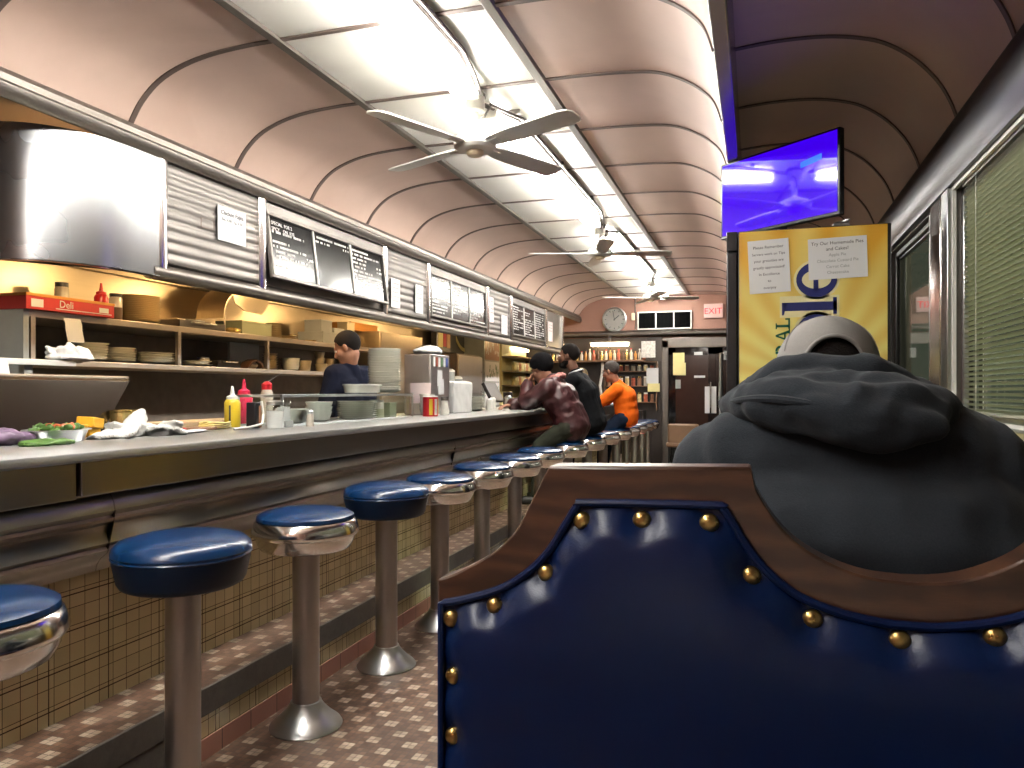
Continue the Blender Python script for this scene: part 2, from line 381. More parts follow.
# walls
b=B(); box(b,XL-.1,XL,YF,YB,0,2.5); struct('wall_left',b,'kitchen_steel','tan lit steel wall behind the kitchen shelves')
b=B(); box(b,XL-.1,XR+.5,YF-.1,YF,0,2.8); struct('wall_front',b,'wall_pink')
b=B(); box(b,XL-.1,XR+.5,YB,YB+.1,2.1,2.8); box(b,XL-.1,-1.42,YB,YB+.1,0,2.1); box(b,.45,XR+.5,YB,YB+.1,0,2.1); box(b,-1.42,.45,YB+.06,YB+.1,0,2.1)
struct('wall_back',b,'wall_pink','pinkish back wall of the diner')
b=B(); prof(b,[(YB-.05,2.10),(YB-.085,2.12),(YB-.09,2.16),(YB-.05,2.19),(YB,2.20),(YB,2.10)],XL,-.42,axis='x'); struct('trim_%d'%n,b,'trim_steel','steel ledge across the back wall under the clock'); n+=1
# right wall with window openings: window 1 Y .2..3.74, window 2 Y 4.28..5.4, window 3 beyond
def wall_x(bm,y0,y1,z0,z1,x0=XR,x1=XR+.12): box(bm,x0,x1,y0,y1,z0,z1)
b=B(); wall_x(b,YF,YB,2.09,2.8); wall_x(b,YF,YB,0,1.085)
for y0,y1 in((YF,-.9),(3.77,4.28),(5.42,5.9),(8.2,YB)): wall_x(b,y0,y1,1.085,2.09)
struct('wall_right',b,'dark_steel','dark steel wall around the windows')
b=B(); prof(b,[(.822,2.36),(.80,2.36),(.795,2.30),(.78,2.28),(.78,2.15),(.795,2.13),(.80,2.10),(.83,2.10),(.83,2.36)],YF,YB); struct('trim_%d'%n,b,'header_steel','dark steel header above the windows'); n+=1
b=B(); prof(b,[(.83,1.085),(.74,1.085),(.735,1.06),(.75,1.05),(.83,1.04)],YF,YB); struct('trim_%d'%n,b,'chrome_dull','pale metal sill under the windows'); n+=1
def frame(bm,y0,y1,z0,z1,x0,x1,w):
    box(bm,x0,x1,y0,y1,z1-w,z1); box(bm,x0,x1,y0,y1,z0,z0+w); box(bm,x0,x1,y0,y0+w,z0+w,z1-w); box(bm,x0,x1,y1-w,y1,z0+w,z1-w)
for i,(y0,y1,fm) in enumerate(((-.9,3.77,'chrome_dull'),(4.28,5.42,'black_metal'),(5.9,8.2,'black_metal'))):
    w=thing('window_%d'%(i+1),['large window with venetian blinds beside the man in the hoodie','narrow dark window beside the yellow cabinet','dark window behind the yellow cabinet'][i],'window',(.888,y0,1.085)); w['kind']='structure'; del w['category']
    L=y1-y0; b=B(); frame(b,0,L,0,1.005,-.03,.03,.03)
    obj('window_frame',b,fm,w,.004)
    b=B(); frame(b,.03,L-.03,.03,.975,-.01,.01,.012); obj('rubber_seal',b,'black_metal',w)
    b=B(); box(b,-.003,.003,.04,L-.04,.04,.965); obj('glass_pane',b,'window_glass',w)
bl=thing('venetian_blind','pale green horizontal venetian blind hanging in the big window on the right','blind',(.848,-.85,1.12))
b=B(); a=R(28)
for k in range(45):
    z=.015+k*.0208; c,s_=math.cos(a)*.0115,math.sin(a)*.0115
    for sgn in (0,):
        q=[(-c,z+s_),(0,z+.0015),(c,z-s_),(c,z-s_-.0006),(0,z+.0008),(-c,z+s_-.0006)]
        prof(b,q,0,4.5)
obj('slats',b,'blind_slat',bl)
for yy in (.3,1.6,2.9,3.6,4.3):
    b=B(); cyl(b,(-.013,yy,0),(-.013,yy,.96),.0012,seg=5); cyl(b,(.013,yy,0),(.013,yy,.96),.0012,seg=5); obj('cord',b,'white_enamel',bl)
b=B(); box(b,-.013,.013,0,4.5,.95,.975); obj('head_rail',b,'blind_slat',bl)
b=B(); box(b,-.012,.012,0,4.5,-.003,.008); obj('bottom_rail',b,'blind_slat',bl)
b=B(); frame(b,-.9,3.77,1.075,2.105,.818,.833,.022); struct('trim_%d'%n,b,'white_enamel','pale casing around the big window'); n+=1
# chrome mullion
mu=thing('mullion','bright chrome mullion between the blinds and the narrow dark window','mullion',(.80,3.98,1.085))
b=B(); box(b,-.005,.03,-.10,.10,0,1.0); obj('cover_strip',b,'chrome',mu,.006)
b=B(); box(b,.0,.03,-.22,-.10,0,1.01); obj('side_strip',b,'chrome_dull',mu,.003)
# door in back wall
d=thing('door_1','black double door with glass panes and taped notes in the back wall','door',(-1.42,YB,0)); d['kind']='structure'; del d['category']
b=B(); box(b,0,.10,-.10,.02,0,2.02); box(b,1.55,1.65,-.10,.02,0,2.02); box(b,0,1.65,-.10,.02,1.90,2.06); obj('door_frame',b,'trim_steel',d,.008)
for k in range(2):
    x0=.10+k*.725; b=B(); frame_=lambda X0,X1,Z0,Z1,w: (box(b,X0,X1,-.06,-.02,Z1-w,Z1),box(b,X0,X1,-.06,-.02,Z0,Z0+w*1.6),box(b,X0,X0+w,-.06,-.02,Z0,Z1),box(b,X1-w,X1,-.06,-.02,Z0,Z1))
    frame_(x0,x0+.725,.01,1.90,.11); lf=obj('door_leaf',b,'black_gloss',d,.003)
    b=B(); box(b,x0+.11,x0+.615,-.045,-.035,.18,1.79); obj('glass_pane',b,'black_gloss' if k else 'door_glass',lf)
    b=B(); hx=x0+(.66 if k==0 else .06); tube(b,[(hx,-.06,.95),(hx,-.10,.95),(hx,-.10,1.35),(hx,-.06,1.35)],.01); obj('handle',b,'chrome',lf)
nl=[(.17,1.66,.18,.16,'pale_yellow'),(.17,1.46,.2,.2,'pale_yellow'),(.50,1.78,.13,.05,'paper'),(.50,1.42,.17,.035,'paper'),(.665,.86,.075,.42,'paper'),(.765,.86,.075,.42,'paper'),(.21,1.25,.08,.14,'grey_panel'),(.95,1.70,.2,.14,'grey_panel')]
for i,(x,z,w,h,m) in enumerate(nl):
    b=B(); box(b,-1.42+x,-1.42+x+w,YB-.0635,YB-.0605,z,z+h)
    tag(obj('paper_note',b,m),['yellowish sheet taped high on the left door leaf','yellowish sheet taped under another on the left door leaf','small white strip near the top of the left door leaf','thin white strip at eye height on the left door leaf','left one of two tall white strips beside the door handles','right one of two tall white strips beside the door handles','small grey card low on the left door leaf','grey sheet on the right door leaf'][i],'note','notes on the back doors')
# exit sign
e=thing('exit_sign','white box exit sign with red letters on the back wall','sign',(-.625,YB,2.475)); b=B(); box(b,-.145,.145,-.05,0,-.11,.11); obj('sign_box',b,'exit_white',e,.006)
b=text_bm('EXIT',.135); obj('lettering',b,'exit_red',e,loc=(-.005,-.0515,-.048),rot=(PI/2,0,0))
# clock
c=thing('wall_clock','large round wall clock with silver rim on the back wall','clock',(-2.20,YB,2.385)); mt=Matrix.Rotation(PI/2,4,'X')
b=B(); lathe(b,[(.20,0),(.205,.02),(.20,.045),(.185,.05),(.178,.035),(.178,.01)],40,mat=mt,caps=False); obj('rim',b,'chrome_dull',c)
b=B(); lathe(b,[(0,.0),(.18,0),(.18,.02),(0,.02)],40,mat=mt); obj('clock_face',b,'clock_white',c)
b=B()
for k in range(12):
    a=k*PI/6; box(b,-.006,.006,-.024,-.021,.135,.16,mat=Matrix.Rotation(a,4,'Y'))
obj('hour_marks',b,'ink',c)
b=B(); box(b,-.007,.007,-.028,-.025,-.02,.10,mat=Matrix.Rotation(R(50),4,'Y')); obj('hour_hand',b,'ink',c)
b=B(); box(b,-.005,.005,-.031,-.028,-.02,.145,mat=Matrix.Rotation(R(-10),4,'Y')); obj('minute_hand',b,'ink',c)
# vent heater
v=thing('wall_vent','black louvered vent in a white frame on the back wall','vent',(-1.39,YB,2.205))
b=B()
for x0 in (-.43,-.145,.14): box(b,x0,x0+.29,-.04,-.0,0,.02) or 0; box(b,x0,x0+.29,-.04,0,.27,.29)
for x0 in (-.43,-.145,.14,.41): box(b,x0,x0+.02,-.04,0,0,.29)
obj('vent_frame',b,'white_enamel',v,.003)
b=B(); box(b,-.42,.42,-.02,0,.01,.28)
for k in range(40): box(b,-.41+k*.0205,-.405+k*.0205,-.035,-.02,.02,.27)
obj('louvers',b,'matt_black',v)
cb=B(); tube(cb,[(-1.86,YB-.01,2.75),(-1.86,YB-.015,2.5),(-1.84,YB-.015,2.38),(-1.86,YB-.015,2.21)],.012); tag(obj('wall_cable',cb,'rib_steel'),'thin dark cable running down between clock and vent','cable')
b=B(); box(b,-1.92,-1.87,YB-.04,YB,2.36,2.48); tag(obj('thermostat',b,'cream_ceramic',bev=.005),'small beige thermostat box beside the clock','thermostat')
# ------------------------------------------------------------------ step and counter
st=thing('footrest_step','long tiled footrest step in front of the counter','step',(-1.726,0,0))
b=B(); box(b,-.25,0,YF,YB,.15,.236); obj('step_top',b,'floor_mosaic',st)
b=B(); box(b,0,.012,YF,YB,.146,.237); obj('step_edge',b,'grey_slab',st,.003)
b=B(); box(b,-.01,.004,2.06,YB,.07,.146); obj('step_face',b,'yellow_tile',st)
b=B(); box(b,-.01,.008,2.06,YB,0,.07); obj('step_base',b,'pink_tile',st)
for k in range(5): b=B(); box(b,-.01,.010,YF+.002+k*.732,YF+k*.732+.729,0,.146); obj('stone_slab',b,'grey_slab',st,.003)
b=B(); box(b,-.25,-.01,YF,YB,0,.15); obj('step_core',b,'grey_slab',st)
ct=thing('counter','long stainless steel lunch counter with yellow tiled base','counter',(-1.75,0,0)); YC=11.6; YF0=YF; YF=YF+.01
b=B(); box(b,-.35,-.205,YF,YC,.236,.665); obj('tile_base',b,'yellow_tile',ct)
b=B(); prof(b,[(-.76,1.042),(-.76,1.02),(-.745,1.013),(-.012,1.013),(-.002,1.02),(0,1.03),(-.003,1.040),(-.014,1.045),(-.75,1.045)],YF,YC); obj('countertop',b,'counter_top',ct)
b=B(); box(b,-.075,-.05,1.68,YC,.912,1.014); obj('apron',b,'counter_steel',ct,.003)
b=B(); box(b,-.085,-.06,YF,1.672,.905,1.014); obj('apron',b,'counter_steel',ct,.003)
pf=[(-.35,.93),(-.11,.93),(-.115,.90),(-.10,.875),(-.095,.85),(-.105,.835),(-.098,.826),(-.100,.818),(-.12,.805),(-.125,.78),(-.118,.75),(-.128,.738),(-.120,.728),(-.125,.718),(-.15,.70),(-.165,.68),(-.17,.66),(-.35,.66)]
b=B(); prof(b,pf,YF,YC); obj('front_panel',b,'counter_steel',ct)
for y0 in (1.84,4.6,7.4): b=B(); prof(b,band([(x+.0006,z) for x,z in pf[1:-1]],-.0025),y0,y0+.004); obj('panel_seam',b,'kitchen_dark',ct)
b=B(); box(b,-.56,-.35,YF,YC,.10,1.013); obj('cabinet_body',b,'kitchen_dark',ct)
YF=YF0
# ------------------------------------------------------------------ stools
def stool(kind,label,loc,group):
    t=thing('counter_stool',label,'stool',loc,0,group)
    b=B(); lathe(b,[(.128,0),(.130,.004),(.124,.014),(.097,.036),(.070,.064),(.057,.083),(.055,.090),(.049,.092)],36); obj('base_flare',b,'chrome_dull',t)
    top=.67 if kind=='drum' else .65
    b=B(); lathe(b,[(.048,.088),(.048,top)],28); obj('post',b,'post_steel',t)
    if kind=='drum':
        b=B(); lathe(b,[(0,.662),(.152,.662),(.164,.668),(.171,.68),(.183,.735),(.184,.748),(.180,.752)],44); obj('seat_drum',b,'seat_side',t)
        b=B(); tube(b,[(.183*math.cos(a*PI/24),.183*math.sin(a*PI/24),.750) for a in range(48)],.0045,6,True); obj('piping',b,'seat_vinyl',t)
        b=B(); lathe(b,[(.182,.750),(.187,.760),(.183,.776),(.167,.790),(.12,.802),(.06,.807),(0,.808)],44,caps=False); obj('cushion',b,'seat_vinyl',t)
    else:
        b=B(); lathe(b,[(0,.640),(.10,.640),(.150,.642),(.160,.648),(.172,.672),(.176,.690),(.184,.694),(.189,.700),(.190,.708),(.180,.742),(.174,.748),(.168,.748)],44); obj('chrome_ring',b,'chrome',t)
        b=B(); lathe(b,[(.166,.744),(.173,.752),(.171,.763),(.152,.774),(.11,.782),(.05,.786),(0,.787)],44,caps=False); obj('cushion',b,'seat_vinyl',t)
    return t
SY=[1.16,1.79,2.415,3.05,3.65,4.29,4.94,5.58,6.45,7.28,8.1,8.9,9.6,10.3,11.0,11.6]
lab=['chrome ringed stool cut off by the left picture edge','nearest whole blue drum stool without a chrome ring','chrome ringed blue stool between the two blue drum stools','farther blue drum stool without a chrome ring','chrome ringed stool just beyond the farther drum stool','second chrome ringed stool beyond the farther drum stool','third chrome ringed stool beyond the farther drum stool','chrome ringed stool just before the person in the maroon jacket','stool under the person in the maroon jacket','stool under the man in the black sweater','empty stool between the black sweater and the orange shirt','stool under the man in the orange shirt','empty chrome stool right behind the orange shirted man','second empty stool behind the orange shirted man','third empty stool behind the orange shirted man','farthest chrome stool at the end of the counter']
proto={}
for i,y in enumerate(SY):
    k='drum' if i in(1,3) else 'ring'; g='drum stools' if k=='drum' else 'chrome ringed stools'
    if k not in proto: proto[k]=stool(k,lab[i],(-1.55,y,0),g)
    else: dup(proto[k],(-1.55,y,0),label=lab[i])
# ------------------------------------------------------------------ ceiling lamps, conduit, fans
def lamp(y0,y1,label):
    t=thing('fluorescent_lamp',label,'lamp',(-1.37,y0,2.75),0,'ceiling tube lamps'); L=y1-y0
    b=B(); prof(b,[(-.03,0),(-.022,-.04),(.022,-.04),(.03,0)],0,L); obj('lamp_housing',b,'white_enamel',t,.004)
    for k in(0,L-.02): b=B(); box(b,-.06,.06,k,k+.02,-.088,-.035); obj('tube_holder',b,'white_enamel',t)
    for x in(-.042,.042): b=B(); cyl(b,(x,.02,-.062),(x,L-.02,-.062),.017,seg=12); obj('tube',b,'tube_light',t)
lamp(-1.5,.85,'bare tube lamp overhead behind the picture'); lamp(.95,3.58,'nearest bare ceiling tube lamp before the first fan'); lamp(3.84,6.72,'ceiling tube lamp between first and second fan'); lamp(7.12,10.2,'ceiling tube lamp between second and third fan'); lamp(10.7,12.3,'farthest ceiling tube lamp beyond the third fan')
for i,pts in enumerate(([(-1.27,YF,2.735),(-1.27,3.2,2.735),(-1.31,3.45,2.73),(-1.34,3.62,2.70)],[(-1.34,3.76,2.70),(-1.27,4.1,2.735),(-1.27,6.4,2.735),(-1.31,6.7,2.73),(-1.34,6.9,2.70)],[(-1.34,7.04,2.70),(-1.27,7.3,2.735),(-1.27,10.0,2.735),(-1.34,10.4,2.70)])):
    b=B(); tube(b,pts,.011); tube(b,[(p[0]+.028,p[1],p[2]) for p in pts],.009)
    for yy in range(int(pts[0][1])+1,int(pts[-1][1])+1): 
        if pts[1][1]-.2<yy<pts[-2][1]+.1: box(b,-1.29,-1.225,yy-.01,yy+.01,2.725,2.752)
    tag(obj('conduit',b,'dark_steel'),['pair of dark conduits running to the first fan','pair of dark conduits between first and second fan','pair of dark conduits between second and third fan'][i],'conduit')
def fan(loc,ang,label):
    t=thing('ceiling_fan',label,'fan',loc,R(ang),'ceiling fans')
    b=B(); lathe(b,[(.045,-.0),(.050,-.01),(.050,-.10),(.045,-.105),(.0,-.105)],24); obj('canopy',b,'white_enamel',t)
    b=B(); lathe(b,[(.053,-.012),(.056,-.03),(.053,-.03)],20,caps=False); tube(b,[(.03,.04,-.07),(.06,.04,-.09),(.05,.02,-.13),(.03,.01,-.15)],.006); obj('wiring_collar',b,'dark_steel',t)
    b=B(); cyl(b,(0,0,-.10),(0,0,-.24),.017); obj('down_rod',b,'white_enamel',t)
    b=B(); lathe(b,[(.02,-.20),(.05,-.215),(.095,-.235),(.110,-.25),(.110,-.285),(.095,-.30),(.05,-.305),(0,-.305)],32); obj('motor_housing',b,'white_enamel',t)
    b=B(); lathe(b,[(.045,-.303),(.045,-.318),(.035,-.33),(0,-.333)],24); obj('bottom_cap',b,'cream_ceramic',t)
    for k in range(4):
        m=Matrix.Rotation(k*PI/2,4,'Z')@Matrix.Translation((0,0,-.275))@Matrix.Rotation(R(-10),4,'X')
        pts=[(.10,-.035),(.16,-.05),(.30,-.062),(.60,-.066),(.645,-.055),(.66,-.03),(.66,.03),(.645,.055),(.60,.066),(.30,.062),(.16,.05),(.10,.035)]
        b=B(); prof(b,pts,-.004,.004,axis='z')
        for v_ in b.verts: v_.co=m@v_.co
        bl_=obj('blade',b,'white_enamel',t)
        b=B(); box(b,.06,.17,-.02,.02,-.010,-.004,mat=m); obj('blade_iron',b,'white_enamel',bl_)
    return t
f0=fan((-1.375,3.70,2.75),-25,'nearest white four blade ceiling fan'); f1=dup(f0,(-1.36,6.95,2.75),R(17),'middle white ceiling fan, second from the front'); f2=dup(f0,(-1.345,10.45,2.75),R(22),'farthest white ceiling fan near the back wall')
# ------------------------------------------------------------------ hood fascia
h=thing('hood_fascia','long stainless hood fascia above the kitchen pass with curved near corner','hood',(-2.8,0,0))
corner=[(.02,3.03),(.02,2.84),(.005,2.70),(-.045,2.58),(-.13,2.48),(-.25,2.42),(-.40,2.39),(-.94,2.38)]
cs=[(.02,3.03),(.02,2.9)]+smooth_pts(corner[1:],5)
b=B(); prof(b,band(cs,.015),1.77,2.345,axis='z'); obj('curved_corner',b,'hood_corner',h,angle=50)
b=B(); prof(b,band([(x-.005,y) for x,y in cs],-.012),1.765,1.785,axis='z'); obj('corner_rim',b,'chrome',h,angle=50)
def flute(bm,y0,y1,n=9,z0=1.84,z1=2.35,am=.006):
    pts=[]; 
    for k in range(n*6+1):
        z=z0+(z1-z0)*k/(n*6); pts.append((am*abs(math.sin(PI*k/6)),z))
    prof(bm,[(-.03,z0)]+pts+[(-.03,z1)],y0,y1)
for y0,y1 in((3.10,3.84),(5.47,6.25),(7.89,8.66)): b=B(); flute(b,y0,y1); obj('fluted_panel',b,'hood_steel',h,angle=60)
for y0,y1 in((3.90,5.42),(6.31,7.84),(8.74,10.28),(10.34,11.28)):
    b=B(); box(b,-.03,.0,y0,y1,1.84,2.35); obj('flat_panel',b,'hood_steel' if y0<10 else 'trim_steel',h)
for y in (3.065,3.87,5.445,6.28,7.865,8.70,10.31,11.3):
    b=B(); prof(b,[(-.03,y-.035),(.022,y-.035),(.034,y-.02),(.036,y),(.034,y+.02),(.022,y+.035),(-.03,y+.035)],1.80,2.345,axis='z'); obj('chrome_post',b,'chrome',h)
b=B(); cyl(b,(.0,3.0,1.795),(.0,11.32,1.795),.040,seg=24); prof(b,[(-.03,1.83),(.0,1.835),(.02,1.845),(.0,1.85),(-.03,1.85)],3.03,11.32); obj('bottom_tube',b,'trim_steel',h)
b=B(); box(b,-.93,-.03,3.0,11.32,2.345,2.36); obj('hood_top',b,'kitchen_steel',h)
b=B(); box(b,-.93,-.90,2.4,11.32,1.92,1.95); box(b,-.93,-.91,2.4,11.32,2.12,2.14); obj('inner_rail',b,'kitchen_steel',h)
def board(y0,y1,label,loc_x,tilt,rows):
    W=y1-y0; H=.40
    t=thing('menu_board',label,'menu board',(loc_x,y0,1.885),0,'menu boards',rot=(0,R(tilt),0)); 
    b=B(); box(b,0,.028,0,W,0,.02); box(b,0,.028,0,W,H-.02,H)
    for y in(0,W-.02): box(b,0,.028,y,y+.02,.02,H-.02)
    obj('board_frame',b,'hood_steel',t,.003)
    for k in range(3):
        a0=.02+k*(W-.04)/3; a1=a0+(W-.04)/3
        b=B(); box(b,.004,.012,a0+.002,a1-.002,.02,H-.02); pn=obj('menu_panel',b,'menu_black',t)
        b=B(); rr=random.Random(rows+k)
        for r_ in range(2 if (k==0 and rows==1) else 0,11):
            z=H-.055-r_*.030; y=a0+.03
            if rows==1 and k==1 and r_>1: break
            lim=a1-.03-(rr.random()<.4)*.08
            if rr.random()<.12: continue
            while y<lim:
                w=rr.choice((.012,.014,.016,.009))
                if rr.random()<.17: y+=.02
                elif rr.random()<.1 and y>a0+.2: y=max(y,a1-.1)
                if y<lim: box(b,.0125,.0135,y,y+w*.62,z,z+.014)
                y+=w
        if len(b.verts): obj('menu_lines',b,'letter_white',pn)
        else: b.free()
        if k: b=B(); box(b,.002,.022,a0-.006,a0+.006,.02,H-.02); obj('divider',b,'white_enamel',t)
    if rows==1:
        for s_,z in(('SPECIAL  FOR 2',.335),('SPICY    ON  RYE',.300)):
            b=text_bm(s_,.032,'LEFT'); obj('menu_heading',b,'letter_white',t,loc=(.0135,.05,z),rot=(PI/2,0,PI/2))
    return t
board(3.91,5.41,'nearest tilted black menu board with three panels',-2.755,-7,1)
board(6.33,7.82,'middle black menu board with bright lamp reflection',-2.79,-2,2)
board(8.76,10.26,'farthest black menu board with tidy white columns',-2.79,-2,3)
def hoodsheet(y0,y1,z0,z1,label,mat='paper',lines=4,x=-2.785):
    t=thing('paper_sheet',label,'paper',(x,y0,z0),0,'sheets taped to the hood'); b=B(); box(b,0,.002,0,y1-y0,0,z1-z0); obj('sheet',b,mat,t)
    b=B(); w=y1-y0;hh=z1-z0
    for k in range(lines):
        z=hh*.82-k*hh*.15; y=w*.15
        while y<w*.85: box(b,.0025,.003,y,y+w*.05,z,z+hh*.035); y+=w*.075
    if lines: obj('print_lines',b,'grey_ink',t)
    else: b.free()
    return t
t=hoodsheet(3.48,3.72,2.035,2.225,'white sheet with a short message on the nearest fluted hood panel',lines=0)
b=text_bm('Chicken Fajita',.034); obj('lettering',b,'ink',t,loc=(.003,.12,.145),rot=(PI/2,0,PI/2)); b=text_bm('Sm. 4.50   Lg. 6.50',.024); obj('lettering',b,'grey_ink',t,loc=(.003,.12,.112),rot=(PI/2,0,PI/2))
b=B(); frame(b,3.35,3.455,2.075,2.13,-2.787,-2.785,.004); tag(obj('wall_plate',b,'rib_steel'),'thin outlined metal plate left of the white sheet on the hood','plate')
hoodsheet(5.56,5.72,1.885,2.12,'pinkish flyer on the second fluted hood panel','paper_pink',5)
hoodsheet(6.02,6.18,1.885,2.13,'white price sheet right of the pinkish flyer on the hood')
hoodsheet(7.95,8.08,1.97,2.25,'tall pale sheet on the third fluted hood panel','paper_pink')
hoodsheet(8.36,8.58,1.87,2.09,'white sheet low on the third fluted hood panel')
hoodsheet(10.5,10.75,1.92,2.2,'pale sheet on the plain far end of the hood','paper_pink',3,x=-2.798)
# ================================================================== KITCHEN
sh=thing('shelf_unit','long two tier steel shelf unit behind the counter','shelf',(-3.3,2.8,0))
b=B(); box(b,-.40,0,-.02,3.5,1.565,1.60); obj('top_shelf',b,'shelf_steel',sh,.003)
b=B(); box(b,-.40,0,-.02,2.98,1.335,1.365); obj('lower_shelf',b,'shelf_steel',sh,.003)
b=B(); box(b,-.44,0,-.05,-.02,1.05,1.60); obj('end_panel',b,'grey_panel',sh)
for y in (0,.98,1.86,2.96): b=B(); box(b,-.02,.003,y-.012,y+.012,1.36,1.57); obj('upright',b,'shelf_steel',sh)
b=B(); box(b,-.44,-.41,-.02,3.5,.95,1.60); obj('back_panel',b,'kitchen_dark',sh)
wk=thing('work_counter','low steel work counter against the kitchen wall','work counter',(-3.12,0,0))
b=B(); box(b,-.6,0,.5,8.2,.86,.90); obj('worktop',b,'kitchen_steel',wk,.004)
b=B(); box(b,-.6,-.05,.5,8.2,.0,.86); obj('cabinet_body',b,'dark_steel',wk)
for k in range(7):
    b=B(); box(b,-.05,-.03,.55+k*1.09,1.6+k*1.09,.1,.84); dr=obj('door',b,'dark_steel',wk,.004)
    b=B(); tube(b,[(-.03,.7+k*1.09,.78),(-.005,.7+k*1.09,.78),(-.005,1.1+k*1.09,.78),(-.03,1.1+k*1.09,.78)],.007); obj('handle',b,'chrome',dr)
for y0,y1,l in((2.85,4.35,'left dark wall sheet under the lower shelf'),(4.37,5.9,'right dark wall sheet under the lower shelf')):
    pass
# warm lamps under the hood
for i,y in enumerate((2.85,3.75,4.75,6.2,8.2,10.2)):
    t=thing('kitchen_lamp',['warm lamp under the curved hood corner','warm lamp under the hood over the tall plate stack','warm lamp under the hood over the tan scoop duct','warm lamp under the hood near the cook','warm lamp under the hood by the tacked notices','warm lamp under the far end of the hood'][i],'lamp',(-2.95,y,1.97),0,'hood lamps')
    b=B(); lathe(b,[(.03,.04),(.06,.03),(.075,0),(.07,0),(.03,.03)],20,caps=False); obj('lamp_shade',b,'kitchen_steel',t)
    b=B(); ell(b,(0,0,-.01),(.04,.04,.05)); obj('bulb',b,'bulb_warm',t)
def plate_stack(n,x,y,z,r,dz,mat,group,name='plate',deep=False,labels=None,where=''):
    if deep: pr=[(0,.006),(r*.45,.006),(r*.75,.02),(r*.97,.055),(r,.055),(r*.8,.012),(r*.5,0),(0,0)]
    else: pr=[(0,.003),(r*.6,.004),(r*.72,.008),(r*.97,.0175),(r,.0165),(r*.72,.003),(r*.6,0),(0,0)]
    first=None
    for k in range(n):
        jx,jy=random.uniform(-.003,.003),random.uniform(-.003,.003)
        if k==n-1 and n>1: lb='topmost '+where
        elif k==0: lb=('bottom ' if n>1 else '')+where
        else: lb='middle '+where
        if first is None:
            b=B(); lathe(b,pr[::-1],26,caps=False); first=tag(obj(name,b,mat,loc=(x+jx,y+jy,z)),lb,name.split('_')[-1],group)
        else: dup(first,(x+jx,y+jy,z+k*dz),label=lb)
ZT,ZL=1.60,1.365
plate_stack(15,-3.46,3.62,ZT,.125,.0105,'cream_ceramic','tall plate stack on top shelf',where='cream plate of the tall stack on the top shelf')
plate_stack(7,-3.45,3.26,ZL,.105,.0145,'white_ceramic','left plate stack on lower shelf',where='white plate of the left stack on the lower shelf')
plate_stack(6,-3.45,3.47,ZL,.095,.0145,'white_ceramic','second plate stack on lower shelf',where='white plate of the second stack on the lower shelf')
plate_stack(5,-3.45,3.72,ZL,.13,.014,'white_ceramic','wide plate stack on lower shelf','oval_plate',where='wide white plate of the third stack on the lower shelf')
plate_stack(2,-3.42,4.07,ZL,.095,.02,'white_ceramic','pan lids','saucer',where='saucer in the pair left of the shelf post')
# top shelf: pizza box, bottle, jars
def carton(name,label,cat,loc,size,mat,rz=0,trim=None,group=None,lid=True):
    t=thing(name,label,cat,loc,rz,group); w,l,hh=size
    b=B(); box(b,-w/2,w/2,-l/2,l/2,0,hh); obj('carton_body',b,mat,t,.002)
    if lid: b=B(); box(b,-w/2-.002,w/2+.002,-l/2-.002,l/2+.002,hh-.012,hh+.002); obj('lid',b,trim or mat,t,.001)
    return t
pz=carton('food_box','flat red and white food carton on the top shelf','box',(-3.42,3.0,ZT),(.3,.52,.075),'red_card',0,'orange_box')
b=B(); box(b,.1505,.152,-.10,.24,.012,.016); box(b,.1505,.152,-.235,-.17,.012,.05); box(b,.1505,.152,.16,.22,.02,.045); obj('print',b,'paper',pz)
b=text_bm('Deli',.05); obj('lettering',b,'paper',pz,loc=(.152,-.04,.022),rot=(PI/2,0,PI/2))
def squeeze(name,label,loc,mat,capm,r=.032,hh=.17,liquid=None):
    t=thing(name,label,'bottle',loc); b=B(); lathe(b,[(0,0),(r*.95,0),(r,.006),(r,hh*.72),(r*.85,hh*.80),(r*.6,hh*.84)],24); obj('bottle_body',b,mat,t)
    b=B(); lathe(b,[(r*.72,hh*.82),(r*.72,hh*.90),(r*.3,hh*.95),(r*.14,hh*1.2),(0,hh*1.21)],20); obj('nozzle',b,capm,t); return t
squeeze('squeeze_bottle','tall plain red squeeze bottle on the top shelf',(-3.40,3.30,ZT),'red_plastic','red_plastic',.036,.165)
def jar(label,loc,r,hh,content,lidm,mat='clear_jar',group=None,fill=.5):
    t=thing('jar',label,'jar',loc,0,group); b=B(); lathe(b,[(0,0),(r,0),(r,hh*.82),(r*.85,hh*.9)],20); obj('jar_glass',b,mat,t)
    if content: b=B(); lathe(b,[(0,.003),(r*1.01,.003),(r*1.01,hh*fill),(0,hh*fill)],20); obj('contents',b,content,t)
    b=B(); lathe(b,[(0,hh*.88),(r*.95,hh*.88),(r*.95,hh),(0,hh)],20); obj('lid',b,lidm,t); return t
jar('clear jar half full of dark spice with black lid',(-3.42,3.42,ZT),.035,.155,'brown_stuff','black_plastic')
jar('dark jar with black lid behind the red carton',(-3.60,3.23,ZT),.035,.20,None,'black_plastic')
carton('dark_canister','brown square canister left of the tall cream plates','canister',(-3.60,3.56,ZT),(.1,.11,.125),'brown_stuff')
